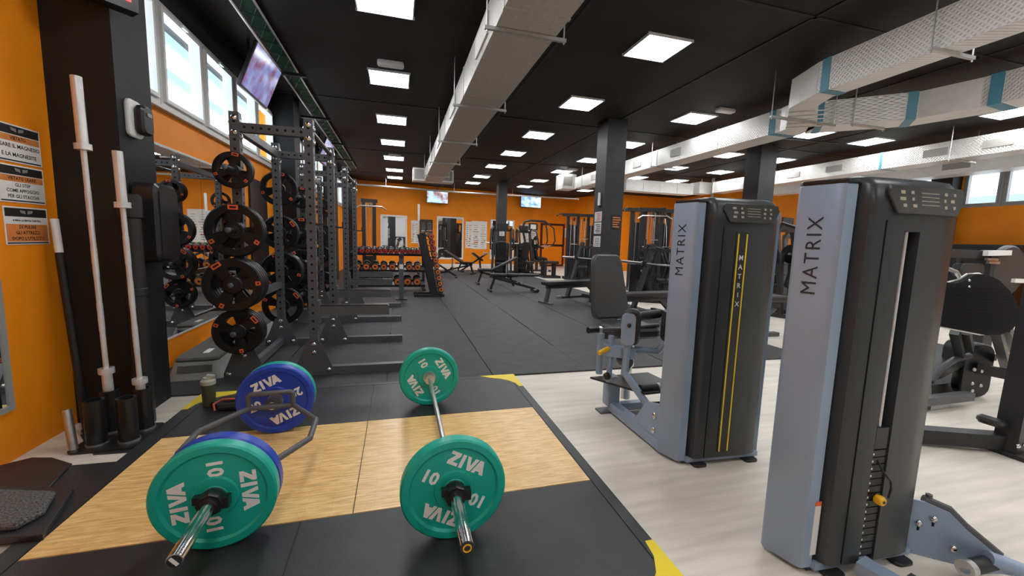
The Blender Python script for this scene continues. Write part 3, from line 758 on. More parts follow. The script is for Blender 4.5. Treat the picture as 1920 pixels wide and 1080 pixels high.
# ------------------------------------------------------------------ steps, bottle, bag
def step_board(label, x, y, rz):
    o = thing('aerobic_step', label, 'aerobic step', (x, y, .016), rz, 'aerobic steps')
    top = MB(); top.prism(rrect(.34, 1.00, .05), .15, .19, None, .015); top.build('deck', 'step_dark', o)
    b = MB(); M = Matrix()
    ring0 = rrect(.44, 1.10, .06); ring1 = rrect(.35, 1.01, .05); n = len(ring0)
    b.add([(p[0], p[1], 0) for p in ring0]+[(p[0], p[1], .155) for p in ring1], [tuple(reversed(range(n))), tuple(range(n, 2*n))]+[(k, (k+1) % n, (k+1) % n+n, k+n) for k in range(n)])
    b.build('base', 'step_light', o)
    MB().boxm(T(0, -.53, .10) @ RX(R(-17)), .26, .01, .06).build('slot', 'step_dark', o)
    MB().boxm(T(.02, -.25, .1915) , .05, .16, .003).build('logo_patch', 'lettering_white', o)
step_board('grey aerobic step on the floor by the front rack', -1.80, 4.72, R(3))
step_board('grey aerobic step on the floor between the two racks', -1.82, 6.28, 0)
o = thing('shaker_bottle', 'dark olive shaker bottle standing on the yellow platform corner', 'bottle', (-1.40, 3.50, PZ+.002))
MB().lathe([(.036, 0), (.042, .004), (.047, .17), (.047, .175)], None, 20).build('body', 'bottle_olive', o)
MB().lathe([(.049, .172), (.049, .20), (.030, .212), (.028, .225)], None, 20).build('cap', 'bottle_cap', o)
MB().boxm(T(.018, 0, .232) @ RY(R(10)), .05, .03, .02).build('spout_lid', 'bottle_cap', o)
o = thing('lifting_belt', 'dark rolled lifting belt with an orange edge beside the bottle', 'belt', (-1.21, 3.44, PZ))
MB().tube([(-.13, -.02, .03), (-.10, .05, .035), (.02, .07, .04), (.13, .03, .04), (.14, -.04, .04), (.03, -.06, .035), (-.08, -.05, .03)], .030, 8).build('roll', 'bag_dark', o)
MB().tube([(-.10, -.085, .015), (-.115, -.06, .055), (-.06, -.05, .085), (.06, -.055, .085), (.13, -.05, .08)], .007, 6).build('edge_piping', 'strap_orange', o)

# ================================================================== RACKS
RXF, RXR, RH, RW_ = -.775, -1.355, 2.36, .075
def rack(label, y0, y1):
    o = thing('power_rack', label, 'rack', (RXF, (y0+y1)/2, .016), 0, 'half racks')
    def L(x, y, z): return (x-RXF, y-(y0+y1)/2, z)
    def lbox(mb, x0, x1, ya, yb, z0, z1): a = L(x0, ya, z0); b = L(x1, yb, z1); return mb.box(a[0], b[0], a[1], b[1], a[2], b[2])
    h = RW_/2
    for ys_ in (y0, y1):
        for x in (RXF, RXR):
            u_ = lbox(MB(), x-h, x+h, ys_-h, ys_+h, 0, RH).build('upright', 'rack_steel', o)
            hm = MB(); z = .45
            while z < RH-.08:
                c = L(x, ys_-h-.0012, z); hm.lathe([(.012, 0), (.012, .001)], T(*c) @ RX(PI/2), 8)
                c = L(x+h+.0002, ys_, z); hm.lathe([(.012, 0), (.012, .001)], T(*c) @ RY(PI/2), 8)
                z += .0762
            hm.build('hole_row', 'hole_dark', u_)
            bm = MB()
            for z in (RH-.05, RH-.17, .30, .22):
                c = L(x, ys_-h, z); bm.ell(c, (.027, .016, .027), 10, 6)
            for z in (RH-.08, RH-.2):
                for sx in (-1, 1): c = L(x+sx*h, ys_, z); bm.ell(c, (.016, .027, .027), 10, 6)
            bm.build('bolts', 'chrome', u_)
            g = MB(); M = T(*L(x, ys_-h-.006, 0)) @ RX(PI/2)
            g.prism([(-.17, .0), (.17, .0), (.17, .06), (.06, .33), (-.06, .33), (-.17, .06)], -.003, .003, M); gg = g.build('gusset', 'rack_steel', o)
            bb_ = MB()
            for dx in (-.13, .13): bb_.ell(L(x+dx, ys_-h-.01, .05), (.025, .016, .025), 10, 6)
            bb_.build('bolts', 'chrome', gg)
        lbox(MB(), -1.46, .04, ys_-.035, ys_+.035, .0, .075).build('base_foot', 'rack_steel', o)
        lbox(MB(), .04, .046, ys_-.036, ys_+.036, .0, .076).build('foot_cap', 'black_plastic', o)
        sb = lbox(MB(), RXR+h, RXF-h, ys_-.035, ys_+.035, RH-.16, RH-.085).build('side_beam', 'rack_steel', o)
        hm = MB(); x = RXR+h+.04
        while x < RXF-h-.02:
            hm.lathe([(.012, 0), (.012, .001)], T(*L(x, ys_-.0362, RH-.122)) @ RX(PI/2), 8); x += .0635
        hm.build('hole_row', 'hole_dark', sb)
        a = lbox(MB(), RXF+h, -.09, ys_-.03, ys_+.03, .575, .665).build('spotter_arm', 'rack_steel', o)
        lbox(MB(), RXF+h, -.10, ys_-.028, ys_+.028, .665, .675).build('wear_strip', 'black_plastic', a)
        lbox(MB(), RXF+h, RXF+h+.02, ys_-.05, ys_+.05, .50, .72).build('bracket', 'rack_steel', a)
        j = lbox(MB(), RXF+h, RXF+h+.10, ys_-.025, ys_+.025, 1.42, 1.44).build('j_hook', 'black_steel', o)
        lbox(MB(), RXF+h+.08, RXF+h+.10, ys_-.025, ys_+.025, 1.44, 1.50).build('lip', 'black_plastic', j)
    for x, z in ((RXR, RH-.12), (RXR, .06)):
        lbox(MB(), x-.03, x+.03, y0+h, y1-h, z-.035, z+.035).build('cross_beam', 'rack_steel', o)
    lbox(MB(), RXR-.03, RXR+.03, y0+h, y1-h, .70, .77).build('cross_beam', 'rack_steel', o)
    MB().tube([L(RXF, y0+h, RH-.08), L(RXF, y1-h, RH-.08)], .022, 10).build('pull_up_bar', 'black_steel', o)
    for ys_, s in ((y0, -1), (y1, 1)):
        for z in PEGS:
            pg = cyl(MB(), L(RXR, ys_+s*h, z), L(RXR, ys_+s*.28, z), .024, 14).build('plate_peg', 'black_steel', o)
            MB().lathe([(.024, 0), (.045, 0), (.045, .012), (.024, .012)], T(*L(RXR, ys_+s*(h+.012), z)) @ RX(-PI/2*s), 14).build('flange', 'black_steel', pg)
            MB().ell(L(RXR, ys_+s*.28, z), (.024, .014, .024), 12, 6).build('end_cap', 'rack_steel', pg)
    return o
PEGS = [.47, .89, 1.35, 1.86]
rack('dark steel power rack nearest the viewer with drilled uprights', 4.17, 5.38)
rack('dark steel power rack standing behind the first one', 6.72, 8.08)
# grip plates
def grip_meshes(r, th):
    h = th/2; rin = r*.70; ro = r
    mb = MB()
    mb.lathe([(rin, -h*.75), (ro-.012, -h), (ro, -h*.6), (ro, h*.6), (ro-.012, h), (rin, h*.75)], ALONGY, 40, closed=True)
    mb.lathe([(.026, -h), (r*.30, -h), (r*.34, -h*.7), (r*.34, h*.7), (r*.30, h), (.026, h)], ALONGY, 28, closed=True)
    for k in range(3):
        a0 = 2*PI*k/3+PI/2; pts = []
        for j in range(7): a = a0+R(-20)+R(40)*j/6; pts.append((rin*1.02*math.cos(a), rin*1.02*math.sin(a)))
        for j in range(5): a = a0+R(28)-R(56)*j/4; pts.append((r*.32*math.cos(a), r*.32*math.sin(a)))
        mb.prism(pts, -h*.6, h*.6, ALONGY)
    me = mb.build('disc', 'plate_black')
    marks = []
    for wk, pk in ((r*.34, r*.22), (r*.15, r*.06)):
        M = ALONGY @ T(r*.86, 0, h*.98)
        q1 = MB().boxm(M, r*.17, wk, .003).build('mark', 'mark_orange'); q2 = MB().boxm(M @ T(0, 0, .002), r*.07, pk, .002).build('mark_print', 'plate_black')
        marks.append((q1.data, q2.data)); bpy.data.objects.remove(q1); bpy.data.objects.remove(q2)
    ring = MB().lathe([(.0255, -h-.002), (.04, -h-.002), (.04, h+.002), (.0255, h+.002)], ALONGY, 24, closed=True).build('hub_ring', 'black_steel')
    res = (me.data, marks, ring.data)
    for x in (me, ring): bpy.data.objects.remove(x)
    return res
GP = {'big': (grip_meshes(.228, .046), .046, .228), 'mid': (grip_meshes(.20, .04), .04, .20), 'small': (grip_meshes(.152, .032), .032, .152)}
def grip_plate(kind, label, c, spin, group):
    ms, th, r = GP[kind]
    o = thing('grip_plate', label, 'weight plate', c, 0, group); o.rotation_euler = (0, spin, 0)
    dsc = link('disc', ms[0], o); link('hub_ring', ms[2], o)
    for k in range(3):
        q = link('mark', ms[1][0 if k == 0 else 1][0], o); q.rotation_euler = (0, -(2*PI*k/3+PI/2), 0); link('mark_print', ms[1][0 if k == 0 else 1][1], q)
    return o
def load(peg_y, s, z, kinds, desc, lvl):
    y = peg_y+s*(RW_/2+.018); n = len(kinds)
    for i, k in enumerate(kinds):
        th = GP[k][1]; yc = y+s*th/2; y += s*(th+.003)
        where = '' if n == 1 else (', outermost' if i == n-1 else (', innermost' if i == 0 else ', %s from the upright' % ORD[i]))
        grip_plate(k, 'black grip plate, %s peg, %s%s' % (lvl, desc, where), (RXR, yc, z+.016-.0), random.uniform(-1, 1) if (i < n-1) else {0: .9, 1: -.6, 2: 0.0, 3: .2}.get(PEGS.index(z), 0), 'plates stored on the '+desc)
LV = ['lowest', 'second lowest', 'second highest', 'top']
for peg_y, s, desc, loads in ((4.17, -1, 'near side of the first rack', [['mid']*3, ['big']*4, ['big']*2, ['small']*2]), (5.38, 1, 'far side of the first rack', [['big'], ['big']*3, ['mid']*2, ['mid']]),
                              (6.72, -1, 'near side of the second rack', [['mid']*2, ['big']*3, ['big']*2, ['small']*3]), (8.08, 1, 'far side of the second rack', [['mid']*2, ['big']*2, ['mid']*2, ['small']])):
    for z, ks, lv in zip(PEGS, loads, LV): load(peg_y, s, z, ks, desc, lv)

# ------------------------------------------------------------------ short post beside the racks
o = thing('safety_post', 'short dark steel post with a white tag beside the dumbbell rack', 'post', (.06, 9.1, .016))
MB().box(-.05, .05, -.05, .05, 0, .90).build('post', 'rack_steel', o); cyl(MB(), (0, -.06, .93), (0, .06, .93), .055, 14).build('pulley', 'black_steel', o)
MB().box(-.04, .04, -.056, -.05, .66, .76).build('tag', 'lettering_white', o); MB().box(-.12, .12, -.16, .16, 0, .02).build('foot', 'black_steel', o)
MB().box(-.05, .05, .05, .35, .02, .08).build('foot_beam', 'rack_steel', o)

# ================================================================== DUMBBELLS
def dumbbell_meshes(r, L):
    head = MB().lathe([(r*.85, L/2-.10), (r, L/2-.085), (r, L/2-.015), (r*.92, L/2), (r*.6, L/2)], ALONGY, 16).build('head', 'black_plastic')
    c = MB().lathe([(r*.80, L/2+.001), (r*.76, L/2+.004)], ALONGY, 16)
    cap = c.build('end_badge', 'head_orange'); cap2 = c.build('end_badge', 'head_red')
    g = cyl(MB(), (0, -L/2+.09, 0), (0, L/2-.09, 0), .017, 10).build('grip', 'chrome')
    em = MB().lathe([(r*.28, L/2+.0045), (r*.24, L/2+.006)], ALONGY, 10).build('badge_print', 'black_plastic')
    res = tuple(x.data for x in (head, cap, cap2, g, em))
    for x in (head, cap, cap2, g, em): bpy.data.objects.remove(x)
    return res
DB = {k: dumbbell_meshes(*v) for k, v in {'s': (.068, .24), 'm': (.088, .30), 'l': (.102, .34)}.items()}
def dumbbell(k, label, c, rz, tilt, red, group):
    o = thing('dumbbell', label, 'dumbbell', c, 0, group); o.rotation_euler = (tilt, 0, rz)
    ms = DB[k]; link('grip', ms[3], o)
    for q in (0, PI):
        hd = link('head', ms[0], o); hd.rotation_euler = (0, 0, q); link('end_badge', ms[2 if red else 1], hd); link('badge_print', ms[4], hd)
dr = thing('dumbbell_rack', 'three-tier black dumbbell rack facing the viewer behind the racks', 'dumbbell rack', (-.25, 10.75, .016))
for s in (-1, 1):
    MB().bar((s*.88, .18, 0), (s*.88, .34, 1.05), .07, .09, (0, 1, 0)).build('side_post', 'black_steel', dr)
    MB().box(s*.88-.04, s*.88+.04, -.30, .40, 0, .06).build('foot', 'black_steel', dr)
TI = R(14)
tiers = [(.16, 'l', 7, 'bottom', -.06), (.53, 'm', 8, 'middle', .0), (.93, 's', 12, 'top', .08)]
for z, k, n, nm, yo in tiers:
    sh = MB().boxm(T(0, yo, z) @ RX(TI), 1.80, .40, .02).build('shelf', 'black_steel', dr)
    MB().boxm(T(0, yo, z) @ RX(TI) @ T(0, -.2, .02), 1.80, .012, .05).build('lip', 'black_steel', sh)
    MB().boxm(T(0, yo, z) @ RX(TI) @ T(0, .2, .02), 1.80, .012, .05).build('lip', 'black_steel', sh)
    r = {'s': .068, 'm': .088, 'l': .102}[k]
    for i in range(n):
        x = -.82+1.64*(i+.5)/n
        c = Vector((-.25, 10.75, .016))+(T(0, yo, z) @ RX(TI) @ Vector((x, .0, r+.013)))
        dumbbell(k, '%s-ended dumbbell, %s from left on %s tier of the wide rack' % ('red' if k == 's' else 'orange', ORD[i], nm), c, 0, TI, k == 's', 'dumbbells on the wide rack')
# A-frame vertical dumbbell rack seen edge on
ar = thing('dumbbell_rack', 'tall leaning dumbbell rack seen from its end with orange dumbbells', 'dumbbell rack', (.70, 9.4, .016))
for y in (0, .42):
    a = MB().bar((-.20, y, 1.43), (.10, y, .05), .05, .16, (1, 0, 0)); a.build('side_plate', 'black_steel', ar)
    MB().box(-.36, .32, y-.03, y+.03, 0, .06).build('foot', 'black_steel', ar)
for i in range(10):
    t = i/9; z = .16+t*1.22; x = .255-t*.235; k = 'l' if i < 4 else ('m' if i < 7 else 's'); r = {'s': .06, 'm': .065, 'l': .07}[k]
    for y in (0, .42): MB().box(x-.13, x+.02, y-.04, y+.02, z-.085, z-.068).build('cradle', 'black_steel', ar)
    dumbbell('s', 'orange-ended dumbbell on the %s step up of the leaning rack' % ORD[i], Vector((.70+x, 9.58, .016+z)), 0, 0, i > 6, 'dumbbells on the leaning rack')

p = atY(785, 420, 12.6)
o = thing('barbell', 'pale barbell standing upright behind the dumbbell racks', 'barbell', (p.x, 12.6, .016))
cyl(MB(), (0, 0, .06), (0, 0, 1.95), .016, 10).build('shaft', 'bar_steel', o); cyl(MB(), (0, 0, 1.85), (0, 0, 2.33), .03, 12).build('sleeve', 'lettering_white', o); MB().lathe([(.16, 0), (.16, .03), (.05, .06), (.04, .30)], None, 16).build('stand', 'black_steel', o)

# ================================================================== WEIGHT TOWERS (two selectorised machines)
def tower(parent, cover):
    HT = 1.60
    pl = [(0, 0), (.012, -.016), (.06, -.018), (.074, -.004), (.074, .13), (.02, .145), (-.038, .140), (-.045, .125)]
    p = MB().prism(pl, .02, HT+.005, None, .004).build('side_panel', 'steel_blue', parent)
    # lettering up the outer face
    a, b = Vector((0, 0, 0)), Vector((-.045, .125, 0)); x = Vector((0, 0, 1)); y = (b-a).normalized(); n = Vector((y.y*-1, y.x, 0))
    n = Vector((-y.y, y.x, 0)).normalized()
    cpt = (a+b)/2
    M = Matrix((x, y, x.cross(y))).transposed().to_4x4()
    if M.to_3x3() @ Vector((0, 0, 1)) @ Vector((-1, 0, 0)) < 0: M = Matrix((x, -y, x.cross(-y))).transposed().to_4x4()
    M.translation = cpt+Vector((0, 0, 1.325))+(M.to_3x3() @ Vector((0, 0, .0015)))
    text('lettering', 'MATRIX', .075, 'lettering_dark', M, p, .0, 0, 1.22)
    pr = MB().prism([(.575, .02), (.605, .0), (.62, .015), (.62, .14), (.575, .14)], .03, HT-.03, None, .003).build('side_panel', 'steel_blue', parent)
    fl = [(.082, .13), (.082, -.01), (.092, -.045), (.115, -.058)]
    fr_ = [(.45, -.062), (.525, -.052), (.565, -.02), (.575, .03), (.575, .13)]
    sx0, sx1 = .25, .33
    top = 1.49
    if cover:
        MB().prism((fl+fr_)[::1], .05, top, None, 0).build('shroud', 'shroud', parent)
        bz_ = MB().box(.247, .333, -.064, -.058, .09, 1.44).build('cover_strip', 'black_plastic', parent)
        for xx in (.261, .319): MB().box(xx-.0045, xx+.0045, -.066, -.060, .09, 1.43).build('stripe', 'yellow_vinyl', bz_)
        for i, ch in enumerate('MATRIX'):
            text('lettering', ch, .042, 'lettering_white', T(.29, -.0655, 1.29-i*.055) @ RX(PI/2), bz_, .0004)
    else:
        MB().prism(fl+[(sx0, -.062), (sx0, .13)], .05, top, None, 0).build('shroud', 'shroud', parent)
        MB().prism([(sx1, .13), (sx1, -.062)]+fr_, .05, top, None, 0).build('shroud', 'shroud', parent)
        MB().box(sx0, sx1, -.062, .02, 1.43, top).build('slot_header', 'shroud', parent)
        MB().box(sx0, sx1, .0, .04, .05, 1.43).build('slot_back', 'black_steel', parent)
        cyl(MB(), (.29, -.040, .60), (.29, -.040, 1.43), .008, 12).build('guide_rod', 'bar_steel', parent)
        for i in range(15):
            z = .075+i*.0315
            pp = MB().box(sx0+.004, sx1-.004, -.056, -.001, z, z+.027).build('weight_plate', 'black_steel', parent)
            MB().box(sx0+.006, sx0+.014, -.0572, -.056, z+.008, z+.016).build('number_mark', 'lettering_white', pp)
        MB().box(sx0+.008, sx1-.008, -.058, -.001, .55, .64).build('top_block', 'black_plastic', parent)
        k = MB().lathe([(.008, 0), (.008, .01), (.018, .012), (.020, .018), (.020, .034), (.016, .040), (.004, .041)], T(.300, -.05, .335) @ RX(PI/2), 18).build('selector_pin', 'knob_yellow', parent)
        MB().lathe([(.006, .0), (.006, .002)], T(.300, -.0915, .335) @ RX(PI/2), 10).build('pin_button', 'black_plastic', k)
        MB().tube([(.287, -.055, .50), (.30, -.07, .46), (.33, -.085, .42), (.345, -.08, .385), (.32, -.09, .35)], .004, 6).build('pin_cord', 'black_plastic', k)
        MB().lathe([(.010, 0), (.010, .006)], T(.275, -.063, .065) @ RX(PI/2), 10).build('bolt', 'chrome', parent)
        MB().box(.045, .074, -.0195, -.016, .08, .30).build('warning_label', 'lettering_white', p); MB().box(.045, .074, -.0197, -.016, .30, .318).build('warning_label', 'mark_orange', p)
        for z in (1.12, 1.09): MB().lathe([(.008, 0), (.008, .008)], T(.074, .02, z) @ RY(PI/2), 8).build('plug', 'hole_dark', p)
    MB().box(.158, .161, -.0632, -.058, .06, 1.47).build('seam', 'hole_dark', parent)
    # domed head with instruction placard
    hd = MB(); lv = [(top, .0, 0), (top+.03, .0, -.004), (HT, .012, .012), (HT+.03, .03, .035), (HT+.04, .06, .07)]
    prof = fl+fr_; n_ = len(prof); vs_ = []
    for z, ins, back in lv:
        for x_, y_ in prof:
            xc = .33+(x_-.33)*(1-ins*1.2); yy = y_ if y_ > .1 else min(.1, y_+back)
            vs_.append((xc, yy, z))
    fs_ = []
    for q in range(len(lv)-1):
        for k in range(n_): fs_.append((q*n_+k, q*n_+(k+1) % n_, (q+1)*n_+(k+1) % n_, (q+1)*n_+k))
    fs_.append(tuple(reversed(range(n_)))); fs_.append(tuple((len(lv)-1)*n_+k for k in range(n_)))
    hd.add(vs_, fs_); head = hd.build('head', 'shroud', parent, 50)
    M = T(.335, -.066, 1.545) @ RX(PI/2-R(8))
    MB().prism([(-.18, .055), (.18, .055), (.19, .02), (.15, -.05), (-.15, -.05), (-.19, .02)][::-1], -.004, .006, M, .002).build('placard', 'placard', head)
    ic = MB()
    for dx, w_ in ((-.12, .03), (-.075, .02), (.09, .02), (.13, .02)):
        for q in range(3): ic.boxm(M @ T(dx+random.uniform(-.008, .008), .03-q*.025, .0065), w_*random.uniform(.5, 1), .012, .001)
    for q in range(4): ic.boxm(M @ T(.01, .03-q*.015, .0065), .09, .003, .001)
    ic.build('placard_print', 'placard_print', head)
    MB().prism([(-.04, .10), (-.03, .135), (.70, .135), (.70, .02), (.60, -.03), (.1, -.04), (.0, -.005)][::-1], HT+.004, HT+.02, None, .003).build('top_edge', 'black_plastic', parent) if False else None
    MB().prism([(-.045, .12), (0, -.005), (.012, -.02), (.06, -.022), (.082, -.01), (.082, .14), (-.03, .145)], HT+.005, HT+.022, None, .004).build('panel_cap', 'black_plastic', parent)
    MB().box(.05, .58, -.01, .12, .0, .05).build('base', 'rack_steel', parent)
    for xx in (.14, .51): MB().prism(rrect(.09, .07, .02), 0, .016, T(xx, -.04, 0), .003).build('foot', 'black_steel', parent)
    MB().box(.06, .58, -.035, -.01, .018, .048).build('front_rail', 'steel_blue', parent)
TA = R(-3)
m1 = thing('hip_machine', 'grey hip adductor machine with seat and yellow-striped weight tower', 'exercise machine', (1.655, 2.03, 0), TA)
tower(m1, True)
inv1 = (T(1.655, 2.03, 0) @ RZ(TA)).inverted()
def W(x, y, z): return inv1 @ Vector((x, y, z))
def wtube(name, pts, r, m, parent=m1, n=12): return MB().tube([W(*p) for p in pts], r, n).build(name, m, parent)
def wbar(name, a, b, w_, h_, m, parent=m1, up=(0, 0, 1)): return MB().bar(W(*a), W(*b), w_, h_, up).build(name, m, parent)
# base and bracket to the tower
wbar('base_beam', (1.66, 2.82, .055), (1.66, 2.16, .055), .07, .07, 'steel_blue')
wbar('base_beam', (1.66, 2.80, .05), (1.98, 2.80, .05), .06, .06, 'steel_blue')
MB().prism([(-.02, 0), (.30, 0), (.30, .06), (.16, .26), (.0, .30), (-.02, .28)], -.006, .006, inv1 @ T(1.635, 2.16, .03) @ RZ(PI/2) @ RX(PI/2)).build('bracket_plate', 'steel_blue', m1)
for z in (.13, .23): MB().ell(W(1.625, 2.22, z), (.012, .018, .024), 10, 6).build('bolt', 'chrome', m1)
MB().prism(rrect(.10, .26, .03), -.05, .05, inv1 @ T(1.66, 2.84, .17) @ RX(PI/2), .006).build('foot_box', 'steel_blue', m1)
MB().box(-.08, .08, -.05, .05, 0, .012).build('floor_foot', 'rack_steel', m1).matrix_local = inv1 @ T(1.63, 2.84, .0)
fp = MB().prism([(-.21, .10), (.03, -.30), (.36, -.28), (.33, .12)], -.008, .008, inv1 @ T(1.68, 2.75, .285), .002).build('foot_plate', 'black_steel', m1)
wtube('seat_post', [(1.60, 2.95, .28), (1.60, 2.95, .62)], .028, 'steel_blue'); wtube('seat_post', [(1.86, 2.95, .05), (1.86, 2.95, .60)], .040, 'brushed_steel')
wbar('seat_frame', (1.62, 2.98, .60), (1.95, 2.98, .60), .06, .06, 'rack_steel')
MB().pad(inv1 @ T(1.82, 2.90, .66), .40, .40, .08, .08, .02).build('seat_pad', 'vinyl_pad', m1)
# back pad: tapered, leaning back
bk = MB(); M = inv1 @ T(1.76, 3.17, .98) @ RZ(R(6)) @ RX(R(90-13))
poly = []
for (x, y) in rrect(1, 1, .16, 5): poly.append((x*(.375-.09*(y+.5)), y*.56))
bk.prism(poly, -.035, .035, M, .018); bk.build('back_pad', 'vinyl_pad', m1)
wtube('back_support', [(1.86, 2.98, .58), (1.84, 3.16, .72), (1.80, 3.26, 1.0)], .025, 'steel_blue')
# thigh pads with steel plates
FA = inv1 @ T(1.61, 2.57, .735) @ RZ(R(-34)) @ RX(PI/2)
kp = MB().pad(FA @ T(.022, .012, -.050), .125, .27, .085, .055, .02).build('thigh_pad', 'black_pad', m1)
MB().pad(FA, .100, .235, .012, .035, .003).build('pad_plate', 'steel_blue', kp)
MB().ell(FA @ Vector((.005, .03, .008)), (.016, .016, .016), 10, 6).build('bolt', 'black_plastic', kp)
kq = MB().pad(inv1 @ T(1.97, 2.60, .74) @ RX(PI/2) @ RY(R(70)), .20, .25, .06, .05, .015).build('thigh_pad', 'black_pad', m1)
wtube('thigh_roller', [(1.68, 2.62, .815), (1.92, 2.66, .83)], .035, 'black_pad'); 
wtube('pad_arm', [(1.63, 2.60, .62), (1.625, 2.60, .50), (1.62, 2.60, .40), (1.72, 2.46, .22), (1.78, 2.38, .10)], .026, 'steel_blue')
wtube('pad_arm', [(1.96, 2.60, .62), (1.92, 2.64, .54), (1.70, 2.72, .55)], .024, 'steel_blue')
wbar('pivot_housing', (1.50, 2.72, .55), (1.72, 2.64, .53), .07, .08, 'steel_blue')
wtube('pivot_cylinder', [(1.70, 2.70, .42), (1.70, 2.70, .62)], .05, 'brushed_steel')
h1 = wtube('handle', [(1.42, 2.72, .705), (1.70, 2.74, .70), (1.98, 2.74, .72)], .018, 'rack_steel'); wtube('grip', [(1.36, 2.71, .705), (1.45, 2.725, .705)], .024, 'black_plastic', h1); wtube('grip_end', [(1.45, 2.72, .705), (1.47, 2.72, .705)], .028, 'brushed_steel', h1)
wtube('adjust_lever', [(1.42, 2.64, .545), (1.51, 2.66, .575)], .017, 'knob_yellow')
for y, x in ((2.52, 1.80), (2.47, 1.88)):
    a = wtube('foot_roller', [(x-.09, y, .30+(2.52-y)*-2.4), (x+.05, y, .30+(2.52-y)*-2.4)], .03, 'black_pad'); wtube('roller_cap', [(x+.05, y, .30+(2.52-y)*-2.4), (x+.07, y, .30+(2.52-y)*-2.4)], .032, 'brushed_steel', a)
wtube('pivot_cylinder', [(1.55, 2.70, .30), (1.55, 2.70, .66)], .022, 'steel_blue'); wtube('pivot_cylinder', [(1.66, 2.62, .47), (1.66, 2.72, .47)], .045, 'rack_steel')
MB().ell(W(1.51, 2.66, .36), (.03, .03, .03), 10, 6).build('stop_bumper', 'black_plastic', m1)
wtube('roller_stem', [(1.94, 2.5, .02), (1.94, 2.5, .30)], .02, 'steel_blue')

m2 = thing('weight_machine', 'grey weight machine nearest the viewer with open weight slot and yellow pin', 'exercise machine', (1.612, 1.185, 0), TA)
tower(m2, False)
inv2 = (T(1.612, 1.185, 0) @ RZ(TA)).inverted()
def W2(x, y, z): return inv2 @ Vector((x, y, z))
# bracket plate on the right side and base beams, roller
MB().prism([(.0, .0), (.30, .0), (.42, .02), (.36, .09), (.22, .20), (.15, .27), (.05, .30), (.0, .30)], -.006, .006, T(.575, -.02, .02) @ RZ(R(-36)) @ Matrix.Scale(.84, 4) @ RX(PI/2), .001).build('bracket_plate', 'steel_blue', m2)
edge = MB(); E0 = T(.575, -.02, .02) @ RZ(R(-36)) @ Matrix.Scale(.84, 4) @ RX(PI/2)
pts = [(.05, .305), (.15, .275), (.22, .205), (.36, .095), (.42, .02)]
edge.tube([E0 @ Vector((x, y, -.02)) for x, y in pts], .018, 8); edge.build('edge_trim', 'rack_steel', m2)
for x, y in ((.09, .22), (.035, .18), (.18, .085)):
    b_ = MB(); c = E0 @ Vector((x, y, .010)); b_.ell(c, (.016, .012, .016), 10, 6); b_.build('bolt', 'chrome', m2)
    if y > .1: MB().boxm(E0 @ T(x, y-.022, .0065), .010, .04, .002).build('bolt_slot', 'hole_dark', m2)
cyl(MB(), E0 @ Vector((.07, .30, -.02)), E0 @ Vector((.07, .335, -.02)), .012, 10).build('pin', 'rack_steel', m2)
b0 = MB().bar((.25, -.07, .045), (.39, -.62, .045), .075, .06).build('base_beam', 'steel_blue', m2)
MB().bar((.295, -.20, .085), (.39, -.60, .085), .085, .035).build('step_pad', 'black_steel', b0)
def g2(px, py, z): return inv2 @ atZ(px, py, z)
q0, q1 = g2(1818, 1064, .075), g2(1872, 1052, .075); qd = (q1-q0).normalized()
rl = cyl(MB(), q0, q1, .030, 16).build('foot_roller', 'black_pad', m2)
cyl(MB(), q0-qd*.03, q0, .034, 16).build('roller_cap', 'brushed_steel', rl); cyl(MB(), q1, q1+qd*.02, .036, 16).build('roller_cap', 'brushed_steel', rl)
MB().tube([g2(1850, 1046, .10), g2(1885, 1058, .08), g2(1990, 1100, .05)], .030, 14).build('lever_tube', 'steel_blue', m2)
MB().tube([q0-qd*.03, E0 @ Vector((.40, .035, -.02))], .020, 10).build('roller_arm', 'steel_blue', m2)

# ================================================================== BENCHES
def flat_bench(label, x, y, rz, incl=0.0):
    o = thing('bench', label, 'bench', (x, y, .016), rz, 'adjustable benches')
    MB().pad(T(-.42, 0, .44), .42, .28, .06, .04, .015).build('seat_pad', 'black_pad', o)
    L = .86
    M = T(-.19, 0, .44) @ RY(-incl) @ T(L/2, 0, 0)
    MB().pad(M, L, .28, .06, .04, .015).build('back_pad', 'black_pad', o)
    MB().bar((-.58, 0, .37), (.55, 0, .08), .06, .06).build('frame_beam', 'black_steel', o)
    MB().bar((-.45, 0, .40), (.1, 0, .40), .06, .04).build('seat_rail', 'black_steel', o)
    MB().bar((-.62, 0, .03), (-.50, 0, .40), .06, .06).build('leg', 'black_steel', o)
    MB().bar((.0, 0, .14), (-.12, 0, .40), .05, .05).build('leg', 'black_steel', o)
    e = M @ Vector((.05, 0, -.03)); MB().bar((.25, 0, .14), e, .045, .03).build('support_strut', 'brushed_steel', o)
    MB().box(-.66, -.60, -.26, .26, 0, .05).build('foot_bar', 'black_steel', o); MB().box(.52, .60, -.30, .30, 0, .06).build('foot_bar', 'black_steel', o)
    for s in (-1, 1): cyl(MB(), (.60, s*.20, .045), (.60, s*.26, .045), .045, 12).build('wheel', 'black_plastic', o)
    return o
flat_bench('flat black adjustable bench on the rubber floor in the middle', 2.95, 10.35, R(-6))
flat_bench('black adjustable bench with raised backrest behind the flat one', 2.95, 12.1, R(-4), R(27))
flat_bench('black bench with raised backrest far back by the pale floor strip', 2.25, 15.9, R(150), R(30))
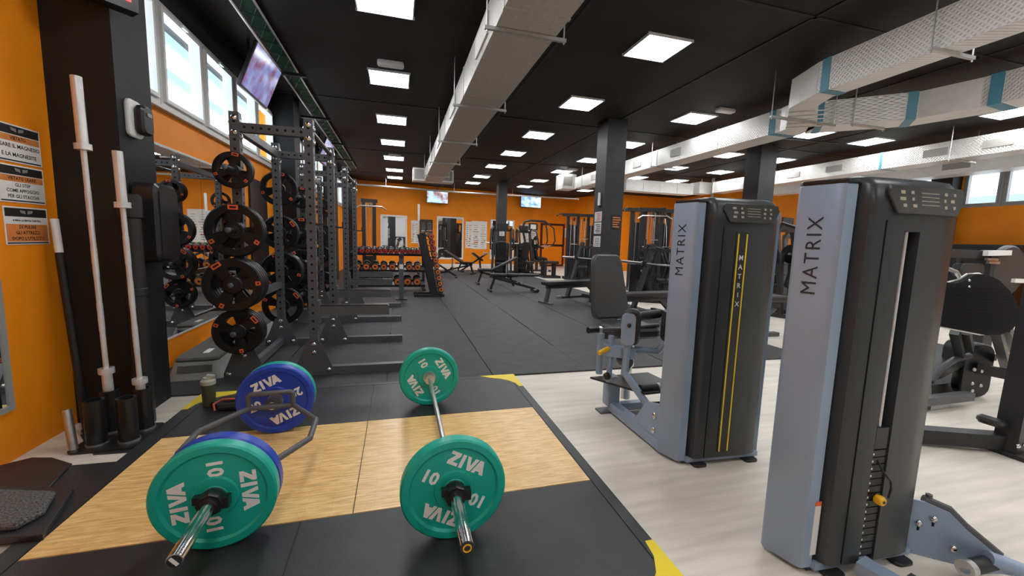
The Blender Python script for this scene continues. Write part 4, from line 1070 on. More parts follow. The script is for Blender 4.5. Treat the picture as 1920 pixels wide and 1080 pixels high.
def hyper(label, x, y, rz):
    o = thing('ab_bench', label, 'bench', (x, y, .016), rz)
    MB().pad(T(.1, 0, .62) @ RY(R(35)), .55, .26, .07, .04, .015).build('hip_pad', 'black_pad', o)
    MB().bar((-.6, 0, .05), (.5, 0, .75), .06, .06).build('frame_beam', 'black_steel', o); MB().bar((.25, 0, .03), (.2, 0, .6), .06, .06).build('leg', 'black_steel', o)
    MB().box(.2, .28, -.25, .25, 0, .05).build('foot_bar', 'black_steel', o); MB().box(-.66, -.58, -.3, .3, 0, .05).build('foot_bar', 'black_steel', o)
    for s in (-1, 1): cyl(MB(), (-.45, s*.04, .32), (-.45, s*.26, .32), .05, 12).build('leg_roller', 'black_pad', o); MB().tube([(.35, s*.05, .68), (.45, s*.2, .78), (.6, s*.22, .80)], .018, 8).build('handle', 'brushed_steel', o)
hyper('black hyperextension bench standing near the back posters', 3.1, 16.9, R(10))
hyper('dark back-extension bench behind the leaning dumbbell rack', 1.35, 14.3, R(170))
# bench press stations
def bench_press(label, barlabel, x, y, rz, bl=2.2):
    o = thing('bench_press', label, 'bench', (x, y, 0), rz, 'bench press stations')
    for s in (-1, 1):
        p = MB().bar((-.28, s*.56, .04), (.14, s*.56, 1.36), .07, .09, (0, 1, 0)).build('upright', 'column_grey', o)
        MB().box(-.05, .03, s*.56-.045, s*.56+.045, .97-.02, .97).build('bar_rest', 'black_steel', p); MB().box(-.07, -.05, s*.56-.045, s*.56+.045, .97-.02, 1.03).build('bar_rest', 'black_steel', p)
        MB().box(-.55, .35, s*.56-.05, s*.56+.05, 0, .06).build('foot', 'column_grey', o); MB().box(-.60, -.50, s*.56-.055, s*.56+.055, 0, .075).build('foot_cap', 'brushed_steel', o)
    MB().box(.18, .26, -.56, .56, .02, .1).build('cross_beam', 'column_grey', o); MB().bar((.10, -.56, 1.25), (.10, .56, 1.25), .06, .06).build('cross_beam', 'column_grey', o)
    MB().pad(T(-.62, 0, .46), 1.6, .30, .08, .05, .02).build('bench_pad', 'black_pad', o)
    MB().box(-1.35, .2, -.04, .04, .34, .42).build('bench_rail', 'rack_steel', o)
    MB().bar((-1.36, 0, .02), (-1.28, 0, .36), .07, .07).build('leg', 'rack_steel', o); MB().box(-1.40, -1.32, -.22, .22, 0, .05).build('foot_bar', 'rack_steel', o)
    MB().bar((-.15, 0, .38), (.22, 0, .06), .07, .07).build('leg', 'rack_steel', o)
    b = thing('barbell', barlabel, 'barbell', (x, y, 0), rz)
    cyl(MB(), (-.01, -.66, .985), (-.01, .66, .985), .016, 10).build('shaft', 'brushed_steel', b)
    for s in (-1, 1): cyl(MB(), (-.01, s*.66, .985), (-.01, s*bl/2, .985), .026, 14).build('sleeve', 'brushed_steel', b); cyl(MB(), (-.01, s*.645, .985), (-.01, s*.675, .985), .042, 14).build('collar', 'brushed_steel', b)
bench_press('bench press station with leaning grey posts and empty bar, left of the column', 'empty barbell resting on the bench press beyond the grey seat', 4.38, 8.62, R(17))
bench_press('bench press station with leaning grey posts partly behind the hip machine', 'empty barbell resting on the bench press beside the hip machine', 4.78, 6.45, R(8))

# ================================================================== BACKGROUND MACHINES
def cable_tower(label, x, y, rz, h=2.3, wd=.55, bars=True, cat='exercise machine', rack=False, cls='cable_machine'):
    o = thing(cls, label, cat, (x, y, 0), rz)
    for s in (-1, 1):
        MB().box(s*wd/2-.04, s*wd/2+.04, -.05, .05, 0, h).build('upright', 'black_steel', o)
        cyl(MB(), (s*.09, 0, .1), (s*.09, 0, h-.12), .014, 8).build('guide_rod', 'brushed_steel', o)
    MB().box(-wd/2-.08, wd/2+.08, -.06, .06, h-.10, h).build('top_beam', 'black_steel', o)
    MB().box(-wd/2-.05, wd/2+.05, -.35, .25, 0, .08).build('base', 'black_steel', o)
    for k in range(14): MB().box(-.16, .16, -.07, .07, .12+k*.048, .12+k*.048+.042).build('weight_plate', 'black_plastic', o)
    cyl(MB(), (0, 0, .8), (0, 0, h-.12), .006, 6).build('cable', 'brushed_steel', o)
    for z in (h-.18, .25): cyl(MB(), (-.02, -.16, z), (.02, -.16, z), .06, 14).build('pulley', 'black_plastic', o)
    if bars:
        MB().tube([(-.42, -.32, h-.30), (-.30, -.30, h-.22), (.30, -.30, h-.22), (.42, -.32, h-.30)], .016, 8).build('lat_bar', 'brushed_steel', o)
        cyl(MB(), (0, -.30, h-.22), (0, -.17, h-.12), .006, 6).build('cable', 'brushed_steel', o)
    return o
def multi_station(label, x, y, rz, n=5):
    o = thing('multi_gym', label, 'exercise machine', (x, y, 0), rz)
    for k in range(n):
        a = -0.75+1.5*k/(n-1)
        MB().box(a-.045, a+.045, -.06, .06, 0, 2.35).build('upright', 'black_steel', o)
        if k < n-1:
            m = a+.75/(n-1)
            for s in (-1, 1): cyl(MB(), (m+s*.08, -.02, .1), (m+s*.08, -.02, 2.2), .014, 8).build('guide_rod', 'brushed_steel', o)
            for q in range(16): MB().box(m-.13, m+.13, -.09, .07, .12+q*.046, .12+q*.046+.04).build('weight_plate', 'black_plastic', o)
            MB().tube([(m, -.12, 2.2), (m-.02, -.3, 1.9), (m, -.32, 1.3+.2*(k % 2))], .008, 6).build('cable', 'brushed_steel', o)
            MB().tube([(m-.12, -.32, 1.3+.2*(k % 2)), (m+.12, -.32, 1.3+.2*(k % 2))], .016, 8).build('handle', 'chrome', o)
            cyl(MB(), (m-.02, -.14, 2.2), (m+.02, -.14, 2.2), .07, 14).build('pulley', 'black_plastic', o)
    for k in range(n-1):
        m = -.75+1.5*(k+.5)/(n-1); MB().box(m-.15, m+.15, .06, .10, .1, 1.25+.75*((k+1) % 2)).build('rear_shroud', 'column_grey', o)
    MB().box(-.95, .85, -.16, .10, 2.30, 2.40).build('top_beam', 'black_steel', o)
    MB().tube([(-.95, -.1, 2.38), (-1.15, -.35, 2.36), (-1.25, -.5, 2.28)], .025, 8).build('chin_bar', 'black_steel', o)
    MB().box(-.85, .85, -.35, .2, 0, .09).build('base', 'black_steel', o)
    MB().pad(T(-.3, -.55, .5), .35, .40, .08, .05, .02).build('seat_pad', 'black_pad', o); MB().box(-.34, -.26, -.6, -.5, .05, .46).build('seat_post', 'black_steel', o); MB().box(-.34, -.26, -.6, -.1, .05, .11).build('seat_beam', 'black_steel', o)
    return o
def lever_machine(label, x, y, rz, grey=False, h=1.75, cls='lever_machine'):
    o = thing(cls, label, 'exercise machine', (x, y, 0), rz)
    m = 'rack_steel' if grey else 'black_steel'
    for s in (-1, 1):
        MB().bar((-.10, s*.36, .05), (.16, s*.30, h), .07, .09, (0, 1, 0)).build('upright', m, o)
        MB().tube([(.16, s*.30, h-.05), (.05, s*.34, h+.10), (-.25, s*.40, h), (-.42, s*.42, h-.45), (-.35, s*.42, h-.72)], .03, 10).build('lever_arm', m, o)
        g = MB().tube([(-.35, s*.42, h-.72), (-.33, s*.30, h-.74)], .022, 10).build('grip', 'black_plastic', o)
        MB().box(-.75, .55, s*.36-.045, s*.36+.045, 0, .07).build('foot', m, o)
        cyl(MB(), (.2, s*.34, h-.5), (.2, s*.62, h-.5), .024, 10).build('plate_horn', 'brushed_steel', o)
        cyl(MB(), (.2, s*.42, h-.5), (.2, s*.46, h-.5), .20, 24).build('weight_disc', 'plate_black', o)
    MB().box(.10, .18, -.34, .34, h-.06, h+.02).build('cross_beam', m, o); MB().box(.44, .52, -.36, .36, .02, .09).build('cross_beam', m, o)
    MB().box(-.78, -.70, -.36, .36, .0, .07).build('cross_beam', m, o)
    MB().pad(T(-.10, 0, .95) @ RY(R(78)), .75, .32, .08, .05, .02).build('back_pad', 'vinyl_pad' if grey else 'black_pad', o)
    MB().pad(T(-.38, 0, .50), .42, .40, .09, .06, .02).build('seat_pad', 'vinyl_pad' if grey else 'black_pad', o)
    MB().box(-.45, -.35, -.05, .05, .05, .46).build('seat_post', m, o); MB().box(-.75, .48, -.05, .05, .04, .10).build('spine', m, o)
    MB().boxm(T(.13, 0, h+.12), .03, .42, .22).build('sign_board', 'paper_black', o)
    MB().prism(rrect(.22, .52, .04), .08, h*.72, T(.34, 0, 0), .02).build('stack_cover', 'black_steel', o)
    for k in range(5): MB().box(.14, .22, -.22, .22, .22+k*.2, .24+k*.2).build('cover_rib', 'rack_steel', o)
    return o
ct = atY(692, 430, 12.6)
cable_tower('tall dark cable tower between the racks and the back wall', ct.x, 12.6, R(15), 2.42, .30)
lever_machine('black plate-loaded lever machine around the far column', 3.75, 14.9, R(75), False, 1.75)
lever_machine('dark shoulder press machine beside the far column', 5.0, 16.1, R(100), False, 1.75)
multi_station('black multi-station cable gym left of the dark column', 6.75, 13.9, R(-12))
multi_station('black multi-station cable gym right of the dark column', 7.35, 10.6, R(-8))
cable_tower('black cable tower with pulldown bar behind the bench press', 6.3, 9.3, R(-20), 2.3, .5)
lever_machine('plate-loaded row machine with black discs behind the grey seat', 5.85, 8.6, R(150), False, 1.25)
lever_machine('dark machine with grey backrest beside the hip machine tower', 8.2, 9.4, R(120), True, 1.7)
cable_tower('black cable machine against the right side of the hall', 10.6, 9.9, R(-35), 2.2, .6)
lever_machine('dark lever machine seen between the two weight towers', 7.6, 6.4, R(105), False, 1.75)
lever_machine('black pull-over machine behind the gap of the weight towers', 8.6, 7.0, R(80), True, 1.65)
# black bench seen between the two towers
o = thing('bench', 'black bench with crossed frame seen between the two weight towers', 'bench', (4.95, 4.9, 0), R(0), 'adjustable benches')
MB().pad(T(.2, 0, .60), 1.1, .36, .09, .05, .02).build('bench_pad', 'black_pad', o); MB().box(-.3, .7, -.05, .05, .45, .53).build('rail', 'column_grey', o)
MB().bar((-.25, 0, .45), (.35, 0, .05), .06, .08).build('brace', 'rack_steel', o); MB().bar((.65, 0, .45), (.1, 0, .05), .06, .08).build('brace', 'rack_steel', o); MB().box(-.35, .75, -.05, .05, 0, .06).build('foot', 'rack_steel', o)
for s in (-1, 1): cyl(MB(), (-.34, s*.05, .22), (-.34, s*.30, .22), .13, 18).build('roller', 'black_plastic', o)

# chest press machine with a person on it
PX, PY = 6.12, 17.6
cm = thing('chest_press', 'black chest press machine in use near the orange door', 'exercise machine', (PX, PY, 0), 0)
MB().tube([(-.35, 0, .08), (-.60, 0, 1.2), (-.78, 0, 1.95), (-.66, 0, 2.22), (-.40, 0, 2.28), (.3, 0, 2.26)], .05, 10).build('mast', 'black_steel', cm)
MB().pad(T(-.30, 0, .92) @ RY(R(80)), .80, .34, .09, .05, .02).build('back_pad', 'black_pad', cm)
MB().pad(T(-.02, 0, .47), .42, .40, .09, .06, .02).build('seat_pad', 'black_pad', cm)
MB().box(-.10, .0, -.06, .06, .06, .43).build('seat_post', 'door_red', cm); MB().box(-.9, .55, -.05, .05, 0, .08).build('base_beam', 'black_steel', cm); MB().box(-.9, -.8, -.4, .4, 0, .08).build('foot', 'black_steel', cm); MB().box(.45, .55, -.3, .3, 0, .08).build('foot', 'black_steel', cm)
for s in (-1, 1):
    MB().tube([(.3, s*.06, 2.24), (.55, s*.45, 1.95), (.62, s*.48, 1.40), (.52, s*.42, 1.18)], .03, 10).build('press_arm', 'black_steel', cm)
    MB().tube([(.52, s*.42, 1.18), (.52, s*.22, 1.18)], .02, 8).build('grip', 'black_plastic', cm)
MB().boxm(T(-.30, -.08, 2.0) @ RZ(R(20)), .5, .04, .32).build('sign_board', 'paper_black', cm); MB().boxm(T(-.30, -.105, 2.0) @ RZ(R(20)), .3, .01, .2).build('sign_print', 'paper_white', cm)
# person (seated, back to the pad, hands on the grips)
def person():
    root = Vector((PX-.08, PY, 0))
    J = {}; E = []
    def j(n, x, y, z, r, par=None):
        J[n] = (Vector((x, y, z)), r)
        if par: E.append((par, n))
    j('pelvis', 0, 0, .62, .13); j('waist', -.03, 0, .82, .115, 'pelvis'); j('chest', -.05, 0, 1.05, .135, 'waist'); j('neckb', -.04, 0, 1.22, .07, 'chest'); j('neck', -.02, 0, 1.30, .05, 'neckb')
    j('headl', .0, 0, 1.39, .075, 'neck'); j('headt', .0, 0, 1.50, .085, 'headl'); j('crown', -.01, 0, 1.56, .055, 'headt')
    for s, n in ((-1, 'r'), (1, 'l')):
        j('sh'+n, -.04, s*.19, 1.17, .062, 'neckb'); j('el'+n, .18, s*.36, 1.06, .043, 'sh'+n); j('wr'+n, .46, s*.33, 1.17, .028, 'el'+n); j('hand'+n, .55, s*.31, 1.185, .034, 'wr'+n)
        j('hip'+n, .04, s*.10, .60, .09, 'pelvis'); j('kn'+n, .46, s*.17, .58, .062, 'hip'+n); j('an'+n, .42, s*.18, .12, .040, 'kn'+n); j('heel'+n, .40, s*.18, .055, .042, 'an'+n); j('toe'+n, .60, s*.20, .045, .035, 'heel'+n)
    names = list(J); idx = {n: i for i, n in enumerate(names)}
    me = bpy.data.meshes.new('person'); me.from_pydata([J[n][0]+root for n in names], [(idx[a], idx[b]) for a, b in E], [])
    o = bpy.data.objects.new('person', me); col.objects.link(o)
    sk = o.modifiers.new('skin', 'SKIN'); sb = o.modifiers.new('sub', 'SUBSURF'); sb.levels = 2; sb.render_levels = 2
    for i, n in enumerate(names):
        d_ = me.skin_vertices[0].data[i]; d_.radius = (J[n][1], J[n][1]*(.8 if n in ('chest', 'waist') else 1)); d_.use_root = (n == 'pelvis')
    bpy.context.view_layer.update()
    m2_ = bpy.data.meshes.new_from_object(o.evaluated_get(bpy.context.evaluated_depsgraph_get()))
    bpy.data.objects.remove(o)
    for mm in ('cloth_black', 'skin', 'shoe_white'): m2_.materials.append(MATS[mm])
    for p in m2_.polygons:
        p.use_smooth = True; c = p.center-root
        if c.z < .11: p.material_index = 2
        elif c.z > 1.27 and abs(c.y) < .12: p.material_index = 1
        elif c.x > .22 and c.z > .9: p.material_index = 1
    for v in m2_.vertices: v.co -= root
    b = bpy.data.objects.new('person', m2_); col.objects.link(b); b.location = root
    tag(b, 'person in black clothes seated on the chest press, arms reaching forward', 'person')
    hair = MB(); hair.ell((-.03, 0, 1.50), (.10, .09, .11), 14, 10); hair.tube([(-.11, 0, 1.50), (-.15, 0, 1.42), (-.14, 0, 1.28)], [.04, .035, .012], 8); hair.build('hair', 'hair', b)
    f = MB(); f.ell((.088, 0, 1.44), (.016, .012, .018), 8, 6); f.build('nose', 'skin', b)
    e_ = MB()
    for s in (-1, 1): e_.ell((.078, s*.032, 1.465), (.008, .011, .007), 8, 6)
    e_.build('eyes', 'hair', b)
    for s in (-1, 1):
        hnd = MB()
        for k in range(4):
            hnd.tube([(.56, s*(.345-k*.022), 1.20), (.60, s*(.345-k*.022), 1.21), (.625, s*(.345-k*.022), 1.185), (.61, s*(.345-k*.022), 1.155-.004*k), (.58, s*(.345-k*.022), 1.15)], [.010, .0095, .009, .0085, .007], 6)
        hnd.tube([(.55, s*.27, 1.18), (.575, s*.265, 1.155), (.60, s*.28, 1.148)], [.011, .010, .008], 6)
        hnd.build('fingers', 'skin', b)
person()
# low kit near the multi station
o = thing('kettlebell_stand', 'small dark stand with kit on the floor left of the multi gym', 'stand', (5.55, 14.5, 0))
MB().box(-.35, .35, -.25, .25, 0, .08).build('base', 'black_steel', o); MB().box(-.3, -.2, -.2, .2, .08, .62).build('post', 'black_steel', o); MB().pad(T(.05, 0, .58), .5, .36, .1, .05, .02).build('pad', 'black_pad', o); MB().box(.1, .2, -.1, .1, .08, .53).build('post', 'black_steel', o)
o = thing('floor_handle', 'white floor handle stand in front of the multi gym', 'stand', (5.75, 12.9, 0))
MB().tube([(0, 0, .02), (0, 0, .22), (.06, 0, .34)], .03, 10).build('stem', 'lettering_white', o); MB().prism(rrect(.5, .3, .08), 0, .03, T(-.15, 0, 0), .008).build('base', 'grey_frame', o)

# ================================================================== BACK WALL THINGS
def on_back(px0, py0, px1, py1, off=.0):
    a = back_pt(px0, py0, off); b = back_pt(px1, py1, off)
    c = (a+b)/2; return c, abs((b-a).dot(BD)), abs(a.z-b.z)
def back_thing(name, label, cat, px, group=None):
    c, wd, h = on_back(*px)
    o = thing(name, label, cat, (c.x, c.y, c.z-h/2), BANG, group)
    return o, wd, h
def frame_box(o, wd, h, t=.05, d=.03, m='white_paint'):
    f = MB(); f.box(-wd/2, wd/2, -d, -.002, 0, t); f.box(-wd/2, wd/2, -d, -.002, h-t, h); f.box(-wd/2, -wd/2+t, -d, -.002, t, h-t); f.box(wd/2-t, wd/2, -d, -.002, t, h-t); f.build('frame', m, o)
for lab, px in (('white framed mirror on the back wall above the dumbbell rack', (713, 402, 763, 478)), ('white framed tall mirror on the back wall right of the dumbbells', (819, 405, 868, 486)), ('white framed mirror on the back wall half hidden by the far column', (920, 411, 962, 486))):
    o, wd, h = back_thing('wall_mirror', lab, 'mirror', px); frame_box(o, wd, h, .07); MB().box(-wd/2+.07, wd/2-.07, -.012, -.004, .07, h-.07).build('glass', 'mirror', o)
def poster(label, px, seed, dark=False, group='posters on the back wall'):
    o, wd, h = back_thing('poster', label, 'poster', px, group)
    MB().box(-wd/2, wd/2, -.012, -.002, 0, h).build('sheet', 'paper_black' if dark else 'paper_white', o)
    rnd = random.Random(seed)
    cols_ = ['paper_grey', 'paper_red', 'paper_green'] if not dark else ['paper_grey', 'paper_white', 'paper_orange']
    for mname in cols_:
        mb = MB(); y = -.0124-.0003*cols_.index(mname); g_ = mname == 'paper_grey'
        for k in range(22 if g_ else 4):
            a = rnd.uniform(.03, .13)*wd; b = rnd.uniform(.006, .014)*h if g_ else rnd.uniform(.015, .03)*h
            cx = rnd.uniform(-.40, .40)*wd; cz = (.08+.84*((k//2)/11))*h if g_ else rnd.uniform(.08, .45)*h
            if g_: cx = (-.24 if k % 2 else .24)*wd+rnd.uniform(-.03, .03)*wd; a = rnd.uniform(.10, .19)*wd
            cx = max(-wd/2+a, min(wd/2-a, cx))
            mb.add([(cx-a, y, cz-b), (cx+a, y, cz-b), (cx+a, y, cz+b), (cx-a, y, cz+b)], [(0, 1, 2, 3)])
        mb.build('print', mname, o)
poster('narrow white exercise poster left of the dark poster', (771, 413, 785, 456), 1)
poster('dark exercise chart behind the leaning dumbbell rack', (787, 411, 811, 444), 2, True)
poster('narrow white text poster right of the tall mirror', (873, 415, 884, 465), 3)
poster('wide white exercise poster with coloured figures', (885, 414, 912, 467), 4)
poster('white poster behind the chest press machine', (977, 420, 1005, 464), 5)
poster('small notice right of the orange door', (1057, 428, 1064, 446), 6)
# orange emergency door with dark frame
o = struct(MB().box(0, .01, 0, .01, 0, .01).build('door_1', 'door_red'), 'orange door with a dark red frame')
a = back_pt(1014, 418, 0); b = back_pt(1055, 498, 0); wd = abs((b-a).dot(BD)); h = a.z
me = MB(); t = .11
me.box(-wd/2, wd/2, -.05, -.002, h-t, h); me.box(-wd/2, -wd/2+t, -.05, -.002, 0, h-t); me.box(wd/2-t, wd/2, -.05, -.002, 0, h-t); me.box(-wd/2+t, wd/2-t, -.05, -.002, h*.47, h*.52); me.box(-wd/2+t, wd/2-t, -.05, -.002, 0, .10)
tmp = me.build('tmp', 'door_red'); o.data = tmp.data; bpy.data.objects.remove(tmp)
o.location = ((a.x+b.x)/2, (a.y+b.y)/2, 0); o.rotation_euler = (0, 0, BANG)
MB().box(-wd/2+t, wd/2-t, -.03, -.004, h*.52, h-t).build('leaf_panel', 'orange_paint', o); MB().box(-wd/2+t, wd/2-t, -.03, -.004, .10, h*.47).build('leaf_panel', 'orange_paint', o)
cyl(MB(), (-wd/2+t, -.08, h*.495), (wd/2-t, -.08, h*.495), .025, 8).build('push_bar', 'black_steel', o)
o, wd, h = back_thing('fire_call_point', 'small red call point beside the orange door', 'call point', (1058, 455, 1062, 461)); MB().box(-wd/2, wd/2, -.05, -.002, 0, h).build('box', 'mark_orange', o); MB().box(-wd*.3, wd*.3, -.054, -.05, h*.2, h*.7).build('glass', 'paper_white', o)
# pale skirting along the back wall
c, d_ = (BA+BB)/2, (BB-BA)
sk_ = MB(); sk_.boxm(T(c.x, c.y, .06) @ RZ(BANG) @ T(0, -.012, 0), d_.length, .02, .12); struct(sk_.build('baseboard_back', 'white_paint'), 'pale skirting of the back wall')

# notices on the columns
def col_notice(label, x0, x1, z0, z1, y, m, m2, group='notices on the dark column'):
    o = thing('notice', label, 'notice', ((x0+x1)/2, y, z0), 0, group); wd = x1-x0; h = z1-z0
    MB().box(-wd/2, wd/2, -.006, -.001, 0, h).build('sheet', m, o)
    mb = MB()
    for k in range(5): mb.box(-wd*.38, wd*.38*random.uniform(.3, 1), -.0075, -.006, h*(.12+.16*k), h*(.12+.16*k)+h*.07)
    mb.build('print', m2, o)
def cn(label, px, m, m2):
    a = atY(px[0], px[1], 7.55); b = atY(px[2], px[3], 7.55); col_notice(label, max(3.995, a.x), min(4.415, b.x), b.z, a.z, 7.55, m, m2)
cn('orange printed notice on the right of the dark column', (1147, 402, 1166, 430), 'paper_black', 'paper_orange')
def cside(label, z0, z1, m, m2):
    o = thing('notice', label, 'notice', (3.99, 7.76, z0), 0, 'notices on the dark column'); h = z1-z0
    MB().box(-.006, -.001, -.15, .15, 0, h).build('sheet', m, o); mb = MB()
    for k in range(5): mb.box(-.0075, -.006, -.11, .11*random.uniform(.2, 1), h*(.12+.16*k), h*(.12+.16*k)+h*.07)
    mb.build('print', m2, o)
cside('upper red and white notice on the left face of the dark column', 1.80, 2.0, 'paper_white', 'paper_red')
cside('middle black and white notice on the left face of the dark column', 1.55, 1.78, 'paper_white', 'paper_black')
cside('lower white notice on the left face of the dark column', 1.28, 1.50, 'paper_white', 'paper_grey')
o = thing('lamp', 'small white wall lamp on the left face of the dark column', 'lamp', (3.99, 7.7, 2.12)); cyl(MB(), (-.03, 0, 0), (-.03, 0, .26), .03, 10).build('tube', 'lettering_white', o); MB().box(-.06, -.001, -.04, .04, -.03, .0).build('holder', 'black_plastic', o)
a = atY(945, 438, 16.9)
col_notice('small white notice on the far column', 4.12, 4.34, a.z-.1, a.z+.14, 16.9, 'paper_white', 'paper_grey', 'notices on the far column')

# ================================================================== RIGHT SIDE: LEG PRESS AND NEIGHBOURS
lp = thing('leg_press', 'black leg press with a wide rounded foot plate behind the nearest weight tower', 'exercise machine', (3.9, 1.85, 0))
LO = Vector((3.9, 1.85, 0))
def lq(px, py, Y): p = atY(px, py, Y); return p-LO
FY = 1.95
fo = [(1745, 545), (1757, 526), (1768, 521), (1785, 530), (1808, 533), (1832, 527), (1850, 517), (1872, 516), (1893, 526), (1908, 547), (1914, 575), (1908, 600), (1890, 616), (1868, 625), (1840, 627), (1800, 619), (1755, 610), (1740, 590)]
pp = [lq(x, y, FY) for x, y in fo]; yb = FY-LO.y
fpM = MB(); n = len(pp)
tl_ = lambda p, off: (p.x, yb+off+(p.z-.85)*.22, p.z)
fpM.add([tl_(p, -.012) for p in pp]+[tl_(p, .03) for p in pp], [tuple(range(n)), tuple(reversed(range(n, 2*n)))]+[((k+1) % n, k, k+n, (k+1) % n+n) for k in range(n)])
fpl = fpM.build('foot_plate', 'tread_black', lp)
gr = MB()
for k in range(12):
    py = 540+k*6.5
    xs = 1752 if k < 11 else 1770; xe = 1905 if 1 < k < 9 else 1885
    a, b = lq(xs, py, FY), lq(xe, py+2, FY); gr.bar(tl_(a, -.014), tl_(b, -.014), .004, .006)
gr.build('tread_ribs', 'tread_black', fpl)
MB().tube([tl_(p, .032) for p in pp]+[tl_(pp[0], .032)], .010, 8).build('rim', 'brushed_steel', fpl)
for px, py in ((1771, 524), (1766, 534), (1836, 527), (1832, 539)): MB().ell(tl_(lq(px, py, FY), -.014), (.011, .008, .011), 8, 6).build('bolt', 'chrome', fpl)
MB().tube([tl_(lq(x, y, FY), .06) for x, y in ((1772, 522), (1782, 508), (1800, 504), (1825, 506), (1840, 513), (1844, 524))], .014, 8).build('handle', 'brushed_steel', lp)
def gl(px, py, z=0): return atZ(px, py, z)-LO
pb = gl(1890, 850); pt = lq(1935, 470, 1.75)
MB().bar((pb.x, pb.y, 0), (pb.x+.10, pb.y+.02, 1.30), .12, .12, (0, 1, 0)).build('post', 'black_steel', lp)
MB().prism(rrect(.16, .26, .03), 0, .03, T(pb.x, pb.y, 0), .006).build('post_foot', 'black_plastic', lp)
a = gl(1725, 812, .05); b = Vector((pb.x, pb.y+.02, .08))
MB().bar((a.x-.7, a.y+.25, .06), (b.x, b.y, .08), .09, .10).build('base_beam', 'black_steel', lp)
kp_ = MB().pad(T(pb.x-.12, pb.y+.05, .22) @ RY(R(15)), .17, .12, .06, .05, .02).build('side_pad', 'black_pad', lp)
for dx in (-.09, -.02): MB().ell((pb.x+dx, pb.y-.075, .10), (.016, .012, .016), 8, 6).build('bolt', 'chrome', lp)
# carriage mechanism behind the plate
cxm = lq(1822, 700, 2.45)
MB().prism(rrect(.26, .52, .10), -.05, .05, T(cxm.x, cxm.y, cxm.z+.04) @ RZ(R(-20)) @ RX(PI/2), .01).build('pivot_plate', 'black_steel', lp)
MB().prism(rrect(.20, .30, .08), -.05, .05, T(cxm.x-.12, cxm.y+.08, cxm.z+.16) @ RX(PI/2), .01).build('pivot_plate', 'black_steel', lp)
MB().tube([lq(1745, 715, 2.4), lq(1765, 690, 2.4), lq(1790, 674, 2.4), lq(1818, 667, 2.4)], .026, 10).build('link_tube', 'rack_steel', lp)
MB().bar(lq(1830, 690, 2.4), lq(1905, 705, 2.2), .06, .09).build('link_arm', 'black_steel', lp)
for px, py in ((1827, 693), (1841, 696), (1823, 719), (1839, 723), (1823, 733)): MB().ell(lq(px, py, 2.33), (.017, .012, .017), 8, 6).build('bolt', 'brushed_steel', lp)
MB().bar(lq(1790, 622, 2.3), lq(1800, 665, 2.4), .06, .06).build('strut', 'black_steel', lp); MB().bar(lq(1810, 622, 2.3), lq(1817, 655, 2.4), .06, .06).build('strut', 'black_steel', lp)
MB().bar(lq(1868, 620, 2.1), lq(1890, 700, 2.4), .06, .07).build('strut', 'black_steel', lp); MB().bar(lq(1885, 615, 2.1), lq(1905, 660, 2.4), .06, .07).build('strut', 'black_steel', lp)
a = gl(1790, 745, .04); MB().prism([(-.6, -.12), (.65, -.05), (.65, .25), (-.6, .12)], .0, .10, T(a.x+.15, a.y+.25, 0), .01).build('base_frame', 'black_steel', lp)
a = gl(1730, 752, .1); b = gl(1790, 745, .1); MB().bar((a.x, a.y, .10), (b.x+.2, b.y, .10), .07, .07).build('base_rail', 'rack_steel', lp)
MB().pad(T(*lq(1735, 672, 2.7)) @ RY(R(-20)), .55, .5, .10, .08, .02).build('seat_pad', 'black_pad', lp)
MB().bar(lq(1735, 690, 2.7), gl(1735, 760, .05), .07, .07).build('seat_post', 'rack_steel', lp)
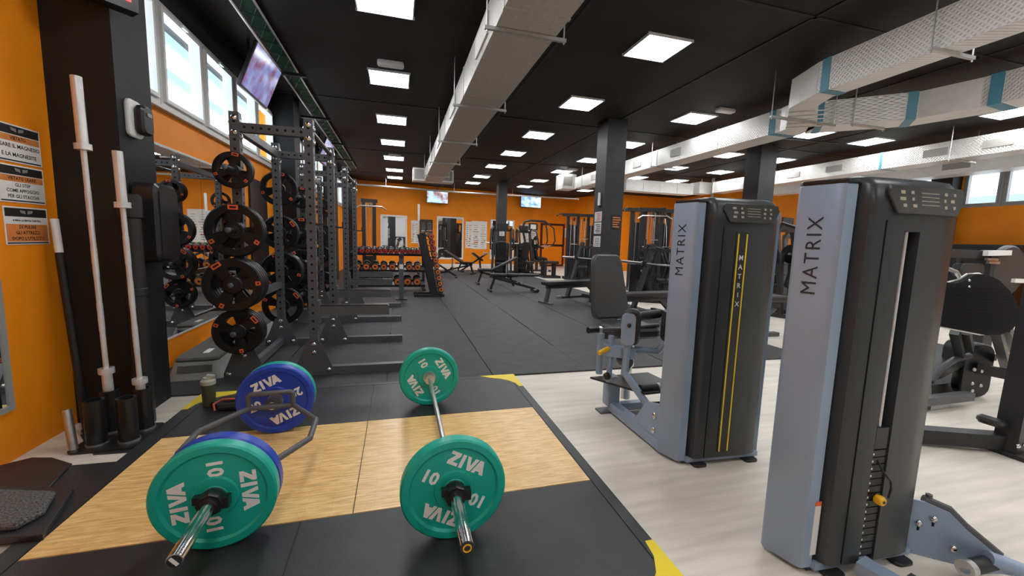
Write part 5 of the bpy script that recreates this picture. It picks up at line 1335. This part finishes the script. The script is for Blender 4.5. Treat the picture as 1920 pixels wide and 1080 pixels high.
# grey pads machine farther right
gm = thing('curl_machine', 'grey machine with round pads and pale handles behind the leg press', 'exercise machine', (6.6, 3.3, 0))
GO = Vector((6.6, 3.3, 0))
def gq(px, py, Y): return atY(px, py, Y)-GO
MB().bar(gq(1765, 474, 3.3), gq(1850, 478, 3.3), .10, .10).build('top_beam', 'column_grey', gm)
MB().bar(gq(1852, 470, 3.3), (gq(1850, 560, 3.3).x, 0, .05), .18, .16).build('upright', 'column_grey', gm)
MB().bar(gq(1848, 475, 3.2), gq(1892, 474, 3.2), .05, .06).build('handle_bar', 'lettering_white', gm)
for px, py in ((1855, 486), (1858, 492)): MB().bar(gq(px-6, py, 3.18), gq(px+14, py+1, 3.18), .03, .03).build('adjust_pin', 'brushed_steel', gm)
p = gq(1885, 508, 3.25); MB().lathe([(.30, -.04), (.32, -.02), (.32, .02), (.30, .04)], T(*p) @ RX(PI/2), 28).build('round_pad', 'vinyl_pad', gm)
p = gq(1815, 506, 3.25); MB().prism(rrect(.42, .16, .06), -.05, .05, T(p.x, p.y, p.z) @ RX(PI/2), .015).build('roller_pad', 'column_grey', gm)
MB().bar((gq(1840, 560, 3.3).x-.8, 0, .04), (gq(1840, 560, 3.3).x+.4, 0, .04), .1, .08).build('base', 'column_grey', gm)
MB().bar(gq(1898, 526, 3.2), gq(1960, 528, 3.2), .05, .05).build('side_bar', 'lettering_white', gm)
MB().bar(gq(1800, 480, 3.3), gq(1805, 500, 3.3), .06, .06).build('strut', 'black_steel', gm)
o = thing('storage_cabinet', 'low black cabinet against the orange right wall', 'cabinet', (13.7, 6.45, 0))
MB().box(-.3, .38, -.7, .7, 0, 1.55).build('body', 'black_plastic', o); MB().box(-.33, .38, -.75, .75, 1.55, 1.6).build('top', 'black_steel', o)
for s in (-1, 1): dd = MB().box(-.315, -.30, s*.35-.33, s*.35+.33, .08, 1.5).build('door', 'black_steel', o); MB().box(-.335, -.315, s*.06-.015, s*.06+.015, .7, .9).build('handle', 'brushed_steel', dd)
o = struct(MB().box(XR_-.03, XR_-.001, 3.9, 3.96, 0, 2.2).build('door_2', 'orange_paint'), 'orange door in the right wall')
MB().box(XR_-.03, XR_-.001, 5.55, 5.61, 0, 2.2).build('jamb', 'orange_paint', o); MB().box(XR_-.03, XR_-.001, 3.9, 5.61, 2.2, 2.26).build('head', 'orange_paint', o); MB().box(XR_-.012, XR_-.001, 3.96, 5.55, 0.01, 2.2).build('leaf', 'orange_paint', o)

# joined pieces too small to pick apart in the photograph
for o in bpy.data.objects:
    if o.name.split('.')[0] in ('hole_row', 'bolts', 'print', 'placard_print', 'tread_ribs', 'eyes', 'fingers', 'wire_mesh', 'lettering', 'digits', 'hanger', 'emblem', 'mount'): o['kind'] = 'stuff'
